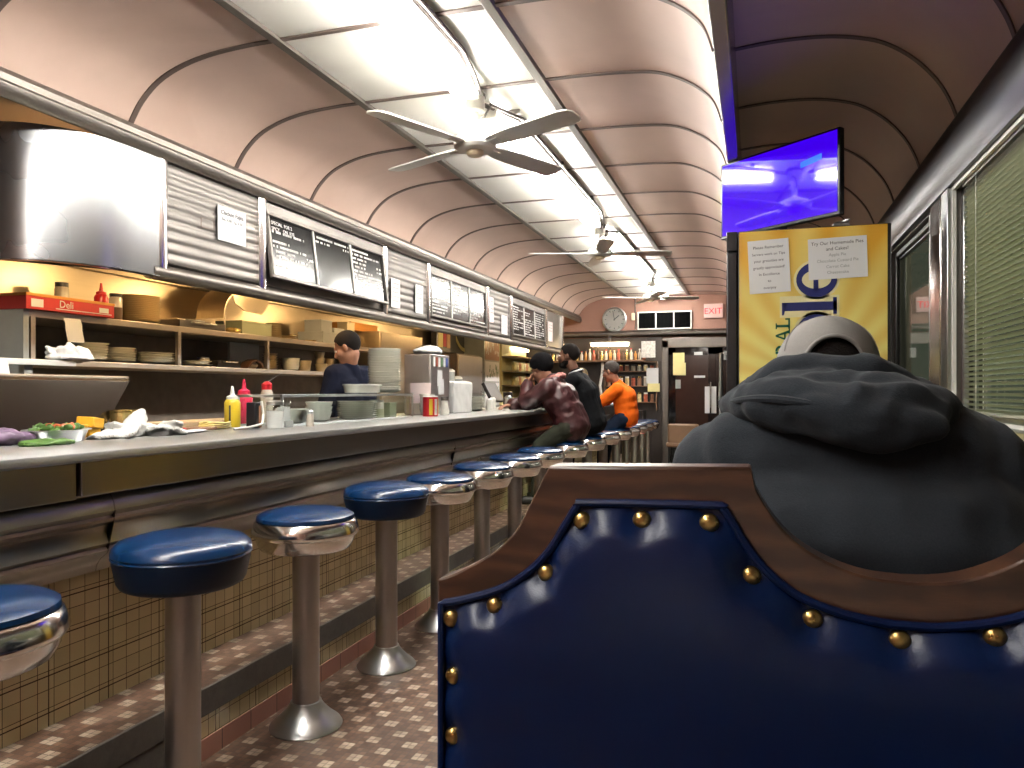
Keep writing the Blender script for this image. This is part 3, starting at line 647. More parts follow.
def tray(label,loc,size,mat,rz=0):
    t=thing('metal_tray',label,'tray',loc,rz); w,l,hh=size; b=B()
    box(b,-w/2,w/2,-l/2,l/2,0,.004); box(b,-w/2,-w/2+.005,-l/2,l/2,0,hh); box(b,w/2-.005,w/2,-l/2,l/2,0,hh); box(b,-w/2,w/2,-l/2,-l/2+.005,0,hh); box(b,-w/2,w/2,l/2-.005,l/2,0,hh)
    obj('tray_body',b,mat,t); b=B(); tube(b,[(w/2,-l/4,hh*.8),(w/2+.02,-l/4,hh*.8),(w/2+.02,l/4,hh*.8),(w/2,l/4,hh*.8)],.005); obj('handle',b,'chrome_dull',t); return t
tray('shallow dark tray on the top shelf right of the tall plates',(-3.47,4.06,ZT),(.22,.42,.05),'dark_steel')
tray('second shallow tray nested behind on the top shelf',(-3.58,4.13,ZT+.052),(.18,.3,.02),'shelf_steel')
# scoop duct
t=thing('duct_scoop','curved tan duct scoop hanging over the top shelf','duct',(-3.5,4.62,1.64)); pts=smooth_pts([(-.30,.06),(-.285,.14),(-.22,.22),(-.10,.29),(.05,.33),(.20,.36)],5)
b=B(); prof(b,band([(y,z) for y,z in pts],.012),-.12,.10,axis='x'); 
prof(b,[(-.30,.06)]+pts[1:]+[(.18,.14),(.02,.10),(-.14,.10)],-.13,-.12,axis='x'); prof(b,[(-.22,.22),(-.10,.29),(.05,.33),(.20,.36),(.18,.20),(.10,.12),(-.10,.13),(-.2,.17)],.10,.108,axis='x'); obj('scoop',b,'kitchen_steel',t)
b=B(); tube(b,[(.1,-.30,-.035),(.1,-.302,.05),(.1,-.28,.15)],.006); obj('strap',b,'shelf_steel',t)
ob=B(); ell(ob,(0,0,.022),(.05,.06,.022)); tag(obj('tin_ladle',ob,'gold_tin',loc=(-3.38,4.38,ZT)),'small shiny golden tin bowl under the scoop duct','bowl')
carton('green_box','pale green cardboard box on the top shelf','box',(-3.50,4.66,ZT),(.22,.34,.10),'green_card',lid=True)
plate_stack(7,-3.44,4.93,ZT,.062,.0165,'cream_ceramic','bowl stack on top shelf','cream_bowl',where='cream saucer of the stack beside the green box')
plate_stack(2,-3.44,5.10,ZT,.075,.018,'cream_ceramic','low bowls on top shelf','cream_dish',where='cream dish in the low pair on the top shelf')
jar('small golden jar on top shelf before the white cartons',(-3.5,5.27,ZT),.03,.06,None,'gold_tin')
plate_stack(1,-3.42,5.38,ZT,.06,.01,'gold_tin','lone dish','tin_dish',where='flat tin dish before the white cartons')
carton('white_carton','lowest wide white carton pile on the top shelf','carton',(-3.50,5.75,ZT),(.24,.46,.10),'cloth_white')
carton('white_carton','narrow white carton standing on the wide white carton','carton',(-3.50,5.64,ZT+.102),(.16,.17,.10),'cloth_white')
carton('white_carton','small white carton right of the narrow one','carton',(-3.50,5.84,ZT+.102),(.16,.16,.045),'cloth_white')
carton('cream_tub','small cream tub right of the white cartons','tub',(-3.48,6.06,ZT),(.1,.13,.22),'cream_ceramic')
carton('orange_box','orange printed carton at the right end of the top shelf','box',(-3.55,6.35,1.76),(.2,.5,.07),'orange_box')
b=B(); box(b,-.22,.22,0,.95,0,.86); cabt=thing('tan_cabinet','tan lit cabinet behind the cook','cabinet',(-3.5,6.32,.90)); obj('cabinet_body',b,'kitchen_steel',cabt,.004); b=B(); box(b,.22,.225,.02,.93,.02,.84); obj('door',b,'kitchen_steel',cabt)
# lower shelf items
jar('squat jar with silver lid left of the grey tray',(-3.45,4.17,ZL),.04,.065,'brown_stuff','chrome_dull')
tray('dark toaster rack on the lower shelf',(-3.47,4.34,ZL),(.18,.24,.05),'black_metal')
carton('grey_board','tall pale grey panel standing on the lower shelf','panel',(-3.52,4.68,ZL),(.02,.33,.19),'grey_panel',lid=False)
t=thing('fabric_bonnet','folded brown cone shaped holder on the lower shelf','holder',(-3.42,4.64,ZL)); b=B(); prof(b,[(-.10,0),(-.06,.05),(0,.072),(.06,.05),(.10,0),(.085,0),(.05,.04),(0,.055),(-.05,.04),(-.085,0)],-.04,.04,axis='x'); obj('cone',b,'brown_stuff',t); b=B(); ell(b,(0,0,.028),(.03,.05,.028)); obj('roll',b,'cream_ceramic',t)
plate_stack(7,-3.43,4.87,ZL,.055,.0175,'cream_ceramic','cup stack at the shelf post','saucer',where='cream saucer of the stack left of the shelf post')
plate_stack(3,-3.43,5.13,ZL,.075,.022,'white_ceramic','white bowls right of the post','bowl',True,where='white bowl of the low stack right of the shelf post')
def cup(label,loc,r,hh,mat='cream_ceramic',group='cups on the lower shelf',handle=True):
    t=thing('cup',label,'cup',loc,0,group); b=B(); lathe(b,[(0,0),(r*.7,0),(r*.8,.006),(r,hh),(r*.93,hh),(r*.7,.01),(0,.008)],22); obj('cup_body',b,mat,t)
    if handle: b=B(); tube(b,[(0,r*.85,hh*.8),(0,r*1.3,hh*.75),(0,r*1.35,hh*.45),(0,r*.8,hh*.25)],.004); obj('handle',b,mat,t)
    return t
cup('wide cream cup right of the low white bowls',(-3.42,5.30,ZL),.06,.085)
for i,(y,z,r,l) in enumerate(((5.52,ZL,.05,'bottom cup of the stack left of center on lower shelf'),(5.60,ZL,.045,'second bottom cup of the group left of the cook'),(5.70,ZL,.045,'cup right of the tall cup pair'),(5.66,ZL+.07,.038,'single cup standing on top of the right cups'),(5.50,ZL+.072,.042,'cup on the second level of the left cup stack'),(5.50,ZL+.118,.042,'topmost cup of the left cup stack'))): cup(l,(-3.40,y,z),r,.068 if z==ZL else .045,handle=False)
# order slip rail and papers
t=thing('ticket_rail','pale metal ticket rail with a flat end at the left edge','rail',(-2.95,1.5,1.333)); b=B(); box(b,-.06,.0,-.2,1.22,0,.012); box(b,-.002,.006,-.2,1.22,-.012,.014); obj('rail',b,'white_enamel',t,.003)
b=B(); box(b,-.05,-.02,-.15,-.11,-.433,0); box(b,-.05,-.02,.98,1.02,-.433,0); obj('bracket',b,'grey_panel',t)
def slip(label,loc,pts,w,ax='y'):
    b=B(); prof(b,band(pts,.0012),0,w); t=tag(obj('order_slip',b,'paper',loc=loc),label,'paper','order slips'); return t
slip('white order slip hanging from the top shelf edge',(-3.29,2.96,1.50),[(.0,.075),(.012,.05),(.014,.02),(.03,-.045)],.10)
slip('left white slip hanging under the ticket rail',(-2.945,2.10,1.24),[(.0,.093),(.02,.05),(.01,.0)],.10)
slip('wide white slip hanging under the ticket rail beside another',(-2.94,2.25,1.23),[(.0,.103),(.01,.05),(.035,.0)],.13)
nb=B()
for k in range(9):
    a=random.uniform(0,6); c=Vector((random.uniform(-.03,.03),random.uniform(-.09,.09),random.uniform(.02,.07)))
    ell(nb,c,(.035,.05,.004+random.random()*.02),(random.uniform(-1,1),random.uniform(-1,1),a),10)
ell(nb,(0,0,.015),(.07,.12,.015)); nb=remesh(nb,.006,1,.004,30,3)
tag(obj('crumpled_napkins',nb,'paper',loc=(-2.98,2.72,1.345),angle=25),'crumpled white napkin bundle lying on the ticket rail','napkin'); 
# sandwich unit lid
t=thing('prep_unit_cover','raised stainless lid of the sandwich prep unit','lid',(-2.62,1.33,.95))
b=B(); prof(b,[(0,.0),(.02,0),(-.075,.305),(-.13,.325),(-.135,.315),(-.085,.30)],-.4,1.44)
for v_ in b.verts:
    if v_.co.y>1: v_.co.y-=.30*(1-v_.co.z/.3)
obj('lid_sheet',b,'lid_steel',t,.002)
b=B(); box(b,-.15,-.115,-.4,1.48,.312,.327); obj('lid_rim',b,'shelf_steel',t,.003)
b=B(); prof(b,[(.02,0),(-.095,.305),(-.14,.305),(-.14,0)],1.41,1.44)
for v_ in b.verts: v_.co.y-=.30*(1-v_.co.z/.3)+.005
obj('side_sheet',b,'dark_steel',t)
t=thing('prep_table','steel sandwich prep unit behind the counter','prep table',(-2.6,.9,0)); b=B(); box(b,-.3,.24,0,2.3,.0,.95); obj('cabinet_body',b,'kitchen_steel',t,.005)
for k in range(3): b=B(); box(b,.24,.255,.03+k*.76,.75+k*.76,.1,.85); obj('door',b,'dark_steel',t)
# ------------------------------------------------------------------ on the counter
ZC=1.045
t=thing('salad_pan','oval steel pan of chopped salad on the near counter','pan',(-2.17,1.93,ZC),R(8)); t.scale=(.8,.78,.8); b=B(); m_=Matrix.Diagonal((.72,1,1,1)); lathe(b,[(0,0),(.115,0),(.135,.045),(.15,.047),(.15,.051),(.132,.050),(.11,.006),(0,.006)],34,mat=m_); obj('pan_body',b,'chrome_dull',t)
b=B()
for k in range(70):
    a=random.uniform(0,2*PI); r=.12*math.sqrt(random.random()); ell(b,(r*.7*math.cos(a),r*math.sin(a),.045+random.random()*.018),(random.uniform(.008,.02),random.uniform(.01,.02),random.uniform(.003,.008)),(random.random()*2,random.random()*2,a),8)
s_=obj('salad_leaves',b,'green_leaf',t); s_['kind']='stuff'
b=B()
for k in range(9): a=random.uniform(0,2*PI); ell(b,(.05*math.cos(a),.07*math.sin(a),.06),(.018,.02,.010),(random.random(),random.random(),a),8)
obj('tomato_pieces',b,'tomato',t)
b=B(); ell(b,(0,0,.026),(.05,.07,.026)); ell(b,(.01,.07,.02),(.03,.04,.02)); b=remesh(b,.006,1,.006,28,5); tag(obj('purple_onion_bag',b,'purple',loc=(-2.18,1.74,ZC-.002)),'purple and white bundle at the left end of the counter','bag')
b=B(); ell(b,(0,0,.008),(.05,.09,.010)); b=remesh(b,.005,1,.005,30,6); tag(obj('leaf_scraps',b,'green_leaf',loc=(-2.06,1.80,ZC-.001)),'flat green leaf scraps beside the steel pan','leaf')
t=thing('yellow_tub','pair of tilted yellow tubs behind the steel pan','tub',(-2.27,2.13,ZC)); t.scale=(.85,.85,.85)
b=B(); lathe(b,[(0,0),(.032,0),(.04,.05),(.042,.055),(.0,.055)],4,mat=Matrix.Translation((0,-.03,0))@Matrix.Rotation(R(20),4,'Z')); obj('lower_tub',b,'cheese',t,.003)
b=B(); box(b,-.038,.038,-.04,.04,0,.045,mat=Matrix.Translation((-.02,.045,.037))@Matrix.Rotation(R(-8),4,'X')@Matrix.Rotation(R(15),4,'Z')); box(b,-.03,.03,-.03,.03,0,.04,mat=Matrix.Translation((-.02,.045,.0))); obj('upper_tub',b,'cheese',t,.004)
b=B()
for k in range(12): ell(b,(random.uniform(-.05,.05),random.uniform(-.14,.17),random.uniform(.0,.03)),(.05,.05,.012),(random.uniform(-.7,.7),random.uniform(-.7,.7),0),10)
for p_,r_ in (((-.02,.04,.03),(.035,.045,.055)),((-.02,.06,.07),(.02,.03,.03)),((0,-.08,.01),(.05,.09,.02)),((0,.13,.015),(.04,.05,.02))): ell(b,p_,r_,None,12)
for v_ in b.verts: v_.co.z=max(v_.co.z,0)
b=remesh(b,.006,1,.007,22,9)
for v_ in b.verts: v_.co.z=max(v_.co.z,0)
tag(obj('crumpled_paper',b,'cloth_white',loc=(-2.13,2.20,ZC-.001),angle=25),'crumpled white deli paper pile beside the yellow tubs','paper')
t=thing('gold_can','large gold tin can behind the crumpled paper','can',(-2.62,2.66,.951)); t.scale=(.8,.8,.9); b=B(); lathe(b,[(0,0),(.07,0),(.07,.005),(.068,.008),(.068,.185),(.072,.19),(.072,.197),(.066,.197),(.066,.15),(0,.15)],30); obj('can_body',b,'gold_tin',t); b=B(); tube(b,[(.0,.072,.19),(0,.078,.16),(0,.075,.05)],.002); obj('label_seam',b,'green_card',t)
t=thing('cutting_board','long pale wooden board lying behind the counter','board',(-2.62,3.35,.951)); b=B(); box(b,-.10,.10,-.55,.55,0,.115); obj('board_body',b,'cardboard',t,.004)
b=B(); box(b,-.06,.06,-.1,.1,0,.012); tag(obj('bread_slices',b,'ref_copper',loc=(-2.25,2.70,ZC),rot=(0,0,.1),bev=.003),'thin brown bread slices on the counter left of the mustard','bread')
b=B(); tube(b,[(0,0,0.006),(.02,.05,.008),(.0,.10,.006)],[.006,.010,.005]); ell(b,(0,.02,.013),(.015,.02,.012)); tag(obj('red_tongs',b,'red_plastic',loc=(-2.25,2.52,ZC)),'small red handled tool beside the crumpled paper','tool')
b=B(); ell(b,(0,0,.006),(.03,.10,.007)); tag(obj('paper_strip',b,'paper',loc=(-2.12,2.50,ZC),rot=(0,0,.2)),'curled white paper strip right of the crumpled pile','paper')
t=squeeze('mustard_bottle','yellow mustard bottle with white nozzle on the counter',(-2.28,2.95,ZC),'yellow_plastic','white_enamel',.036,.155); b=B(); box(b,.0355,.0365,-.004,.004,.02,.10,mat=Matrix.Rotation(R(-70),4,'Z')); obj('label_strip',b,'ink',t)
squeeze('ketchup_bottle','pinkish red ketchup bottle behind the mustard',(-2.42,3.22,ZC),'pink_plastic','pink_plastic',.040,.185)
t=thing('squeeze_bottle','clear bottle with red cap and thin straw behind the sugar','bottle',(-2.43,3.42,ZC)); b=B(); lathe(b,[(0,0),(.03,0),(.032,.005),(.032,.15),(.024,.175)],22); obj('bottle_body',b,'clear_jar',t); b=B(); lathe(b,[(.026,.172),(.028,.20),(.01,.215),(0,.216)],18); obj('cap',b,'red_plastic',t); b=B(); tube(b,[(0,0,.21),(.03,.09,.262)],.0012,5); obj('straw',b,'paper',t)
b=B(); tube(b,[(.0,.02,.006),(.02,.10,.01),(.01,.20,.02),(-.02,.25,.06),(-.03,.25,.12)],.0055); tag(obj('white_cable',b,'white_enamel',loc=(-2.08,2.68,ZC)),'white cable curving up beside the mustard','cable')
b=B()
for k in range(3): tube(b,[(.05*math.cos(a/8*PI)*(1+k*.1),.085*math.sin(a/8*PI)*(1-k*.12),.006+k*.010+.004*math.sin(a)) for a in range(16)],.0045,6,True)
tag(obj('coiled_cable',b,'yellow_cable',loc=(-2.24,2.78,ZC)),'coiled yellowish cable left of the mustard bottle','cable')
t=thing('sugar_dispenser','glass sugar dispenser full of white sugar on the counter','dispenser',(-1.99,2.86,ZC)); b=B(); lathe(b,[(0,0),(.036,0),(.038,.004),(.038,.098),(.034,.108)],28); obj('glass_jar',b,'jar_glass',t); b=B(); lathe(b,[(0,.004),(.0355,.004),(.0355,.078),(0,.080)],24); obj('sugar',b,'sugar',t); b=B(); lathe(b,[(.036,.104),(.037,.118),(.02,.124),(0,.125)],24); obj('lid',b,'chrome_dull',t)
t=thing('napkin_dispenser','small dark napkin dispenser left of the sugar','dispenser',(-2.12,2.88,ZC)); b=B(); box(b,-.02,.03,-.02,.02,0,.115); obj('dispenser_body',b,'black_plastic',t,.005); b=B(); box(b,.0305,.034,.002,.018,.004,.10); obj('red_front',b,'ref_copper',t)
t=thing('creamer_caddy','white packet caddy right of the sugar dispenser','caddy',(-2.05,3.01,ZC)); b=B(); box(b,-.03,.03,-.025,.035,0,.03); obj('caddy_base',b,'grey_panel',t,.003)
for k in range(4): b=B(); box(b,-.025,.02,-.03+k*.016,-.018+k*.016,.03,.085+.006*(k%2),mat=Matrix.Rotation(R(-4+3*k),4,'X')); obj('packet',b,'paper',t)
b=B(); lathe(b,[(.02,.10),(.036,.112),(.03,.122),(0,.124)],20); lathe(b,[(.031,.03),(.031,.105),(.028,.105),(.028,.03)],20,caps=False); obj('jar_top',b,'jar_glass',t)
t=thing('salt_shaker','small glass salt shaker in front of the glass case','shaker',(-1.98,3.12,ZC)); b=B(); lathe(b,[(0,0),(.018,0),(.016,.05),(.013,.06)],14); obj('shaker_glass',b,'clear_jar',t); b=B(); lathe(b,[(.014,.058),(.015,.07),(.008,.078),(0,.079)],14); obj('cap',b,'chrome_dull',t)
# glass case
t=thing('glass_case','long low glass display case on the counter','case',(-2.08,3.04,ZC)); L=1.42; Hc=.148
b=B()
for x in(0,-.24):
    box(b,x-.008,x+.004,0,L,Hc-.012,Hc); box(b,x-.008,x+.004,0,L,0,.008)
    for y in(0,L-.012): box(b,x-.008,x+.004,y,y+.012,0,Hc)
box(b,-.24,0,0,.012,Hc-.012,Hc); box(b,-.24,0,L-.012,L,Hc-.012,Hc)
obj('case_frame',b,'chrome_dull',t,.001)
for nm,bb in (('front_glass',(-.002,.001,.012,L-.012,.008,Hc-.012)),('side_glass',(-.236,-.004,.003,.006,.004,Hc-.012)),('side_glass',(-.236,-.004,L-.006,L-.003,.004,Hc-.012))): b=B(); box(b,*bb); obj(nm,b,'case_glass',t)
b=B(); box(b,-.245,.005,0,L,Hc,Hc+.006); obj('case_top',b,'case_glass',t)
plate_stack(2,-2.20,3.30,ZC+.001,.085,.02,'white_ceramic','bowls at the left of the case','bowl',True,where='wide bowl at the left end inside the glass case')
plate_stack(3,-2.22,3.58,ZC+.001,.072,.026,'white_ceramic','bowl stack in the case','bowl',True,where='bowl of the taller stack inside the glass case')
plate_stack(9,-2.19,3.94,ZC+.001,.115,.0112,'white_ceramic','plates in the case',where='plate of the stack inside the glass case')
jar('green tinted jar at the right end inside the glass case',(-2.2,4.20,ZC+.001),.045,.11,'green_card','chrome_dull')
carton('butter_box','pale green box at the right end inside the glass case','box',(-2.20,4.32,ZC+.001),(.1,.09,.09),'green_card')
plate_stack(26,-2.22,4.44-.10,ZC+Hc+.007,.105,.0103,'white_ceramic','tall plate stack on the glass case',where='plate of the tall stack on top of the glass case')
t=thing('white_tub','flat wide white tub on top of the glass case','tub',(-2.20,4.02,ZC+Hc+.007)); b=B(); lathe(b,[(0,0),(.12,0),(.13,.038),(.135,.042),(.135,.05),(0,.05)],30,mat=Matrix.Diagonal((.75,1.1,1,1))); obj('tub_body',b,'white_ceramic',t)
# right of case
t=thing('beverage_dispenser','tall grey steel dispenser with coloured flavour labels','dispenser',(-2.21,4.98,ZC)); b=B(); box(b,-.10,.10,-.17,.17,0,.42); obj('dispenser_body',b,'post_steel',t,.008)
for k,mm in enumerate(('paper','print_0','paper','print_2','paper','print_3')):
    b=B(); box(b,.1005,.103,-.13+k*.045,-.098+k*.045,.335,.40); obj('flavour_label',b,mm,t)
b=B(); box(b,.1005,.104,-.06,.02,.20,.31); box(b,.1005,.105,-.04,.05,.14,.25); obj('instruction_sheet',b,'paper',t)
b=B(); box(b,-.05,.102,-.176,-.17,.08,.22); obj('side_note',b,'paper_pink',t)
b=B(); ell(b,(0,0,.025),(.09,.16,.032)); ell(b,(0,.06,.035),(.07,.09,.035)); b=remesh(b,.008,1,.006,14,2); tag(obj('folded_towel',b,'cloth_white',loc=(-2.21,4.98,ZC+.419)),'folded white towel on top of the grey dispenser','towel')
def can(label,loc,r,hh,mats):
    t=thing('printed_can',label,'can',loc); b=B(); lathe(b,[(0,0),(r,0),(r,hh),(0,hh)],26); obj('can_body',b,mats[0],t)
    for k in range(3): 
        b=B(); a0=R(-75+k*40); pts=[(math.cos(a0+j*R(8))*(r+.001),math.sin(a0+j*R(8))*(r+.001)) for j in range(4)]; prof(b,band(pts,-.0012),hh*.08,hh*.9,axis='z'); obj('label_patch',b,mats[1+k%2],t)
    b=B(); lathe(b,[(r,hh),(r+.002,hh+.004),(r*.9,hh+.008),(0,hh+.008)],24); obj('lid',b,'white_enamel',t)
can('red and yellow printed can on the counter right of the case',(-2.02,4.60,ZC),.050,.125,('red_plastic','yellow_plastic','print_4'))
t=thing('white_bucket','white bucket behind the red and yellow can','bucket',(-2.18,4.86-.12,ZC)) if False else None
plate_stack(4,-2.12,4.78,ZC,.055,.03,'white_ceramic','cups behind the can','white_cup',True,where='white cup of the stack behind the red and yellow can')
t=thing('cream_pitcher','small steel and white pitcher beside the printed can','pitcher',(-2.02,4.84,ZC)); b=B(); lathe(b,[(0,0),(.03,0),(.034,.03),(.022,.075),(.024,.10),(.0,.10)],20); obj('pitcher_body',b,'white_ceramic',t); b=B(); lathe(b,[(.026,.10),(.026,.125),(0,.128)],18); obj('cap',b,'dark_steel',t)
b=B(); box(b,-.09,.09,-.19,.19,.0,.235); b=remesh(b,.010,10,.006,7,4); 
for v_ in b.verts: v_.co.z=max(v_.co.z,0)
tag(obj('bread_bag',b,'cloth_white',loc=(-2.20,5.42,ZC-.001)),'puffy white bag of bread standing on the counter','bag')
plate_stack(9,-2.25,5.95,ZC,.12,.0125,'white_ceramic','plates beyond the bread bag',where='greenish white plate of the stack beyond the bread bag')
t=thing('serving_tray_lid','flat clear lid over the plates beyond the bread bag','lid',(-2.25,5.95,ZC+.118)); b=B(); lathe(b,[(0,0),(.125,0),(.128,.012),(.1,.03),(0,.032)],26); obj('lid_dome',b,'case_glass',t)
for i,(x,y,r,hh,l) in enumerate(((-2.22,6.42,.03,.11,'left pale shaker beyond the plate stack'),(-2.14,6.62,.035,.125,'white paper cup shaped shaker beyond the plates'),(-2.2,6.28,.03,.1,'grey shaker right beside the plate stack'),(-2.12,5.98+.9,.02,.09,'small white shaker nearest the maroon jacket elbow'))):
    t=thing('shaker',l,'shaker',(x,y,ZC),0,'shakers beyond the plates'); b=B(); lathe(b,[(0,0),(r,0),(r*.92,hh*.75),(0,hh*.75)],16); obj('shaker_glass',b,'clear_jar' if i%2 else 'white_ceramic',t); b=B(); lathe(b,[(r*.95,hh*.74),(r*.95,hh*.88),(r*.5,hh),(0,hh)],16); obj('cap',b,'chrome_dull' if i%2 else 'white_enamel',t)
t=thing('point_of_sale_terminal','black slanted cash register screen behind the counter','register',(-2.66,8.25,.90)); b=B(); box(b,-.02,.02,-.20,.20,.28,.52,mat=Matrix.Translation((0,0,-.06))@Matrix.Rotation(R(-28),4,'Y')); obj('screen',b,'black_plastic',t,.006); b=B(); box(b,-.14,.10,-.16,.16,0,.12); box(b,-.05,.03,-.05,.05,.12,.30); obj('register_base',b,'black_plastic',t,.008)
t=thing('register_counter','dark counter carrying the cash register','cabinet',(-2.65,8.2,0)); b=B(); box(b,-.2,.2,-.5,.5,0,.87); box(b,-.23,.23,-.53,.53,.87,.899); obj('cabinet_body',b,'kitchen_dark',t)
# far kitchen wall pieces
XW=-3.70
t=thing('notice_board','black board with red and yellow notices on the far kitchen wall','board',(XW+.09,8.40,1.69)); b=B(); box(b,-.07,0,0,.62,0,.5); obj('board_panel',b,'black_metal',t)
for (y,z,w,hh,mm) in ((.05,.30,.14,.16,'paper_pink'),(.05,.05,.14,.18,'pale_yellow'),(.2,.06,.10,.38,'red_card'),(.32,.05,.1,.36,'print_5'),(.44,.22,.16,.2,'paper')): b=B(); box(b,.0,.004,y,y+w,z,z+hh); obj('notice',b,mm,t)
t=thing('yellow_banner','curved yellow and black banner beside the notice board','banner',(XW+.07,9.04,1.72)); b=B(); box(b,-.05,0,0,.62,-.05,.30); obj('banner_back',b,'black_metal',t); b=B(); pts=[(.0+.62*k/10,.05+.16*((k/10-.5)*2)**2) for k in range(11)]; prof(b,band(pts,-.045),.002,.008,axis='x'); obj('arc',b,'pale_yellow',t)
t=thing('steel_refrigerator','tall brushed steel refrigerator in the far kitchen','refrigerator',(XW+.32,8.46,0)); b=B(); box(b,-.34,0,0,.84,0,1.66); obj('refrigerator_body',b,'dark_steel',t)
for k in range(2): b=B(); box(b,0,.03,.01,.83,.05+k*.85,.89+k*.75); dr=obj('door',b,'post_steel',t,.006); b=B(); tube(b,[(.03,.77,.5+k*.7),(.07,.77,.5+k*.7),(.07,.77,.75+k*.7),(.03,.77,.75+k*.7)],.01); obj('handle',b,'chrome',dr)
t=thing('paper_board','tall wall panel covered with small printed cards','panel',(XW+.35,9.36,1.0)); b=B(); box(b,-.32,0,0,.62,-1.0,.95); obj('panel_board',b,'grey_panel',t)
for (z,hh) in ((0.02,.30),(.34,.26),(.62,.28)):
    b=B(); box(b,0,.004,.03,.59,z,z+hh); c_=obj('card_sheet',b,'paper' if z<.6 else 'ref_copper',t); b=B(); rr=random.Random(int(z*100))
    for k in range(26): y=rr.uniform(.06,.56); zz=rr.uniform(z+.03,z+hh-.07); box(b,.0045,.006,y,y+.018,zz,zz+.04)
    obj('print_marks',b,'print_2' if z<.6 else 'print_4',c_)
t=thing('lit_shelves','glowing yellow lit shelves at the far end of the kitchen','shelves',(XW+.05,10.98,0)); b=B(); box(b,-.08,.0,0,1.3,1.0,2.0); obj('back_panel',b,'pale_yellow',t)
for z in(1.28,1.50,1.72): b=B(); box(b,0,.25,0,1.3,z,z+.02); obj('shelf_board',b,'kitchen_steel',t)
b=B(); box(b,.0,.06,.45,1.25,1.86,1.90); obj('lamp_strip',b,'shelf_lamp',t)
first=None
for z in(1.30,1.52):
    for k in range(9):
        lb='packet on the '+('lower' if z<1.4 else 'upper')+' glowing yellow shelf'
        b=B(); lathe(b,[(0,0),(.035,0),(.038,.02),(.036,.11),(.02,.14),(0,.145)],12); tag(obj('food_packet',b,('pale_yellow','print_1','print_5')[k%3],loc=(XW+.18,11.2+k*.125,z)),lb,'packet','packets on the lit shelves')
# three steel canisters near dispenser
for k in range(4):
    t=thing('steel_canister',['first','second','third','fourth'][k]+' pale steel canister on the far work surface, counted from the left','canister',(-3.30,7.50+k*.24,.90),0,'steel canisters'); hh=(.56,.50,.54,.46)[k]
    b=B(); lathe(b,[(0,0),(.085,0),(.085,hh),(.06,hh+.02),(0,hh+.025)],22); obj('canister_body',b,'grey_panel',t); b=B(); lathe(b,[(.088,hh*.7),(.088,hh*.76)],22,caps=False); lathe(b,[(.088,hh*.97),(.088,hh)],22,caps=False); obj('band',b,'white_enamel',t)
# ------------------------------------------------------------------ back wall shelves (left of the door)
t=thing('back_shelf','long dark bottle shelf across the back wall','shelf',(-3.1,YB,0))
b=B(); box(b,-.6,1.42,-.28,0,1.68,1.71); obj('shelf_board',b,'booth_brown',t,.003); b=B(); box(b,-.6,1.42,-.04,0,1.71,2.08); obj('back_panel',b,'back_dark',t); b=B(); box(b,-.6,1.67,-.03,0,0,2.08); obj('lower_panel',b,'back_dark',t)
b=B(); box(b,-.6,1.42,-.4,0,.86,.90); box(b,-.6,1.42,-.36,0,0,.86); obj('lower_cabinet',b,'back_dark',t)
lamp_b=thing('shelf_lamp','warm glowing lamp above the bottles on the back wall','lamp',(-2.25,YB-.16,1.985)); b=B(); prof(b,[(-.07,0),(-.05,-.045),(.05,-.045),(.07,0)],-.30,.30,axis='x'); obj('diffuser',b,'shelf_lamp',lamp_b); b=B(); box(b,-.32,.32,-.06,.06,0,.02); obj('lamp_base',b,'white_enamel',lamp_b); b=B(); box(b,-.02,.02,-.02,.02,.02,.13); obj('bracket',b,'dark_steel',lamp_b)
for k in range(26):
    x=-3.4+k*.068; mt=('clear_jar','amber_glass','clear_jar','gold_tin','brown_stuff','print_0')[(k*5)%6]; hh=.15+.05*((k*7)%5)/5; wd={'clear_jar':'pale','amber_glass':'amber','gold_tin':'golden','brown_stuff':'dark brown','print_0':'red'}[mt]; cw=('white','red','black')[k%3]
    t=thing('bottle','small %s bottle with %s cap in the row on the back wall shelf'%(wd,cw),'bottle',(x,YB-.15,1.71),0,'bottles on the back shelf'); b=B(); lathe(b,[(0,0),(.025,0),(.026,hh*.6),(.012,hh*.75),(.011,hh*.92),(0,hh*.92)],12); obj('bottle_body',b,mt,t); b=B(); lathe(b,[(.013,hh*.9),(.013,hh),(0,hh)],10); obj('cap',b,('white_enamel','red_plastic','black_plastic')[k%3],t)
t=thing('display_rack','wooden rack of jars and packets left of the door','rack',(-2.35,YB,.9)); b=B()
for z in (.12,.38,.62,.77): box(b,0,.86,-.14,0,z,z+.015)
box(b,0,.02,-.14,0,0,.785); box(b,.84,.86,-.14,0,0,.785); box(b,0,.86,-.02,0,0,.785); obj('rack_frame',b,'booth_brown',t)
for zi,z in enumerate((.135,.395,.635)):
    for k in range(8):
        q=k*.1; t=thing('jar',['lower','middle','upper'][zi]+' row jar with '+('white','black','golden')[k%3]+' lid in the wooden rack left of the door','jar',(-2.28+q,YB-.09,.9+z),0,'jars in the wooden rack'); hh=.10 if zi==2 else .15
        b=B(); lathe(b,[(0,0),(.032,0),(.032,hh*.8),(.025,hh*.85)],10); obj('jar_body',b,('print_1','ref_copper','print_4','print_0','clear_jar')[(k*3+zi)%5],t); b=B(); lathe(b,[(.03,hh*.84),(.03,hh),(0,hh)],10); obj('lid',b,('white_enamel','black_plastic','gold_tin')[k%3],t)
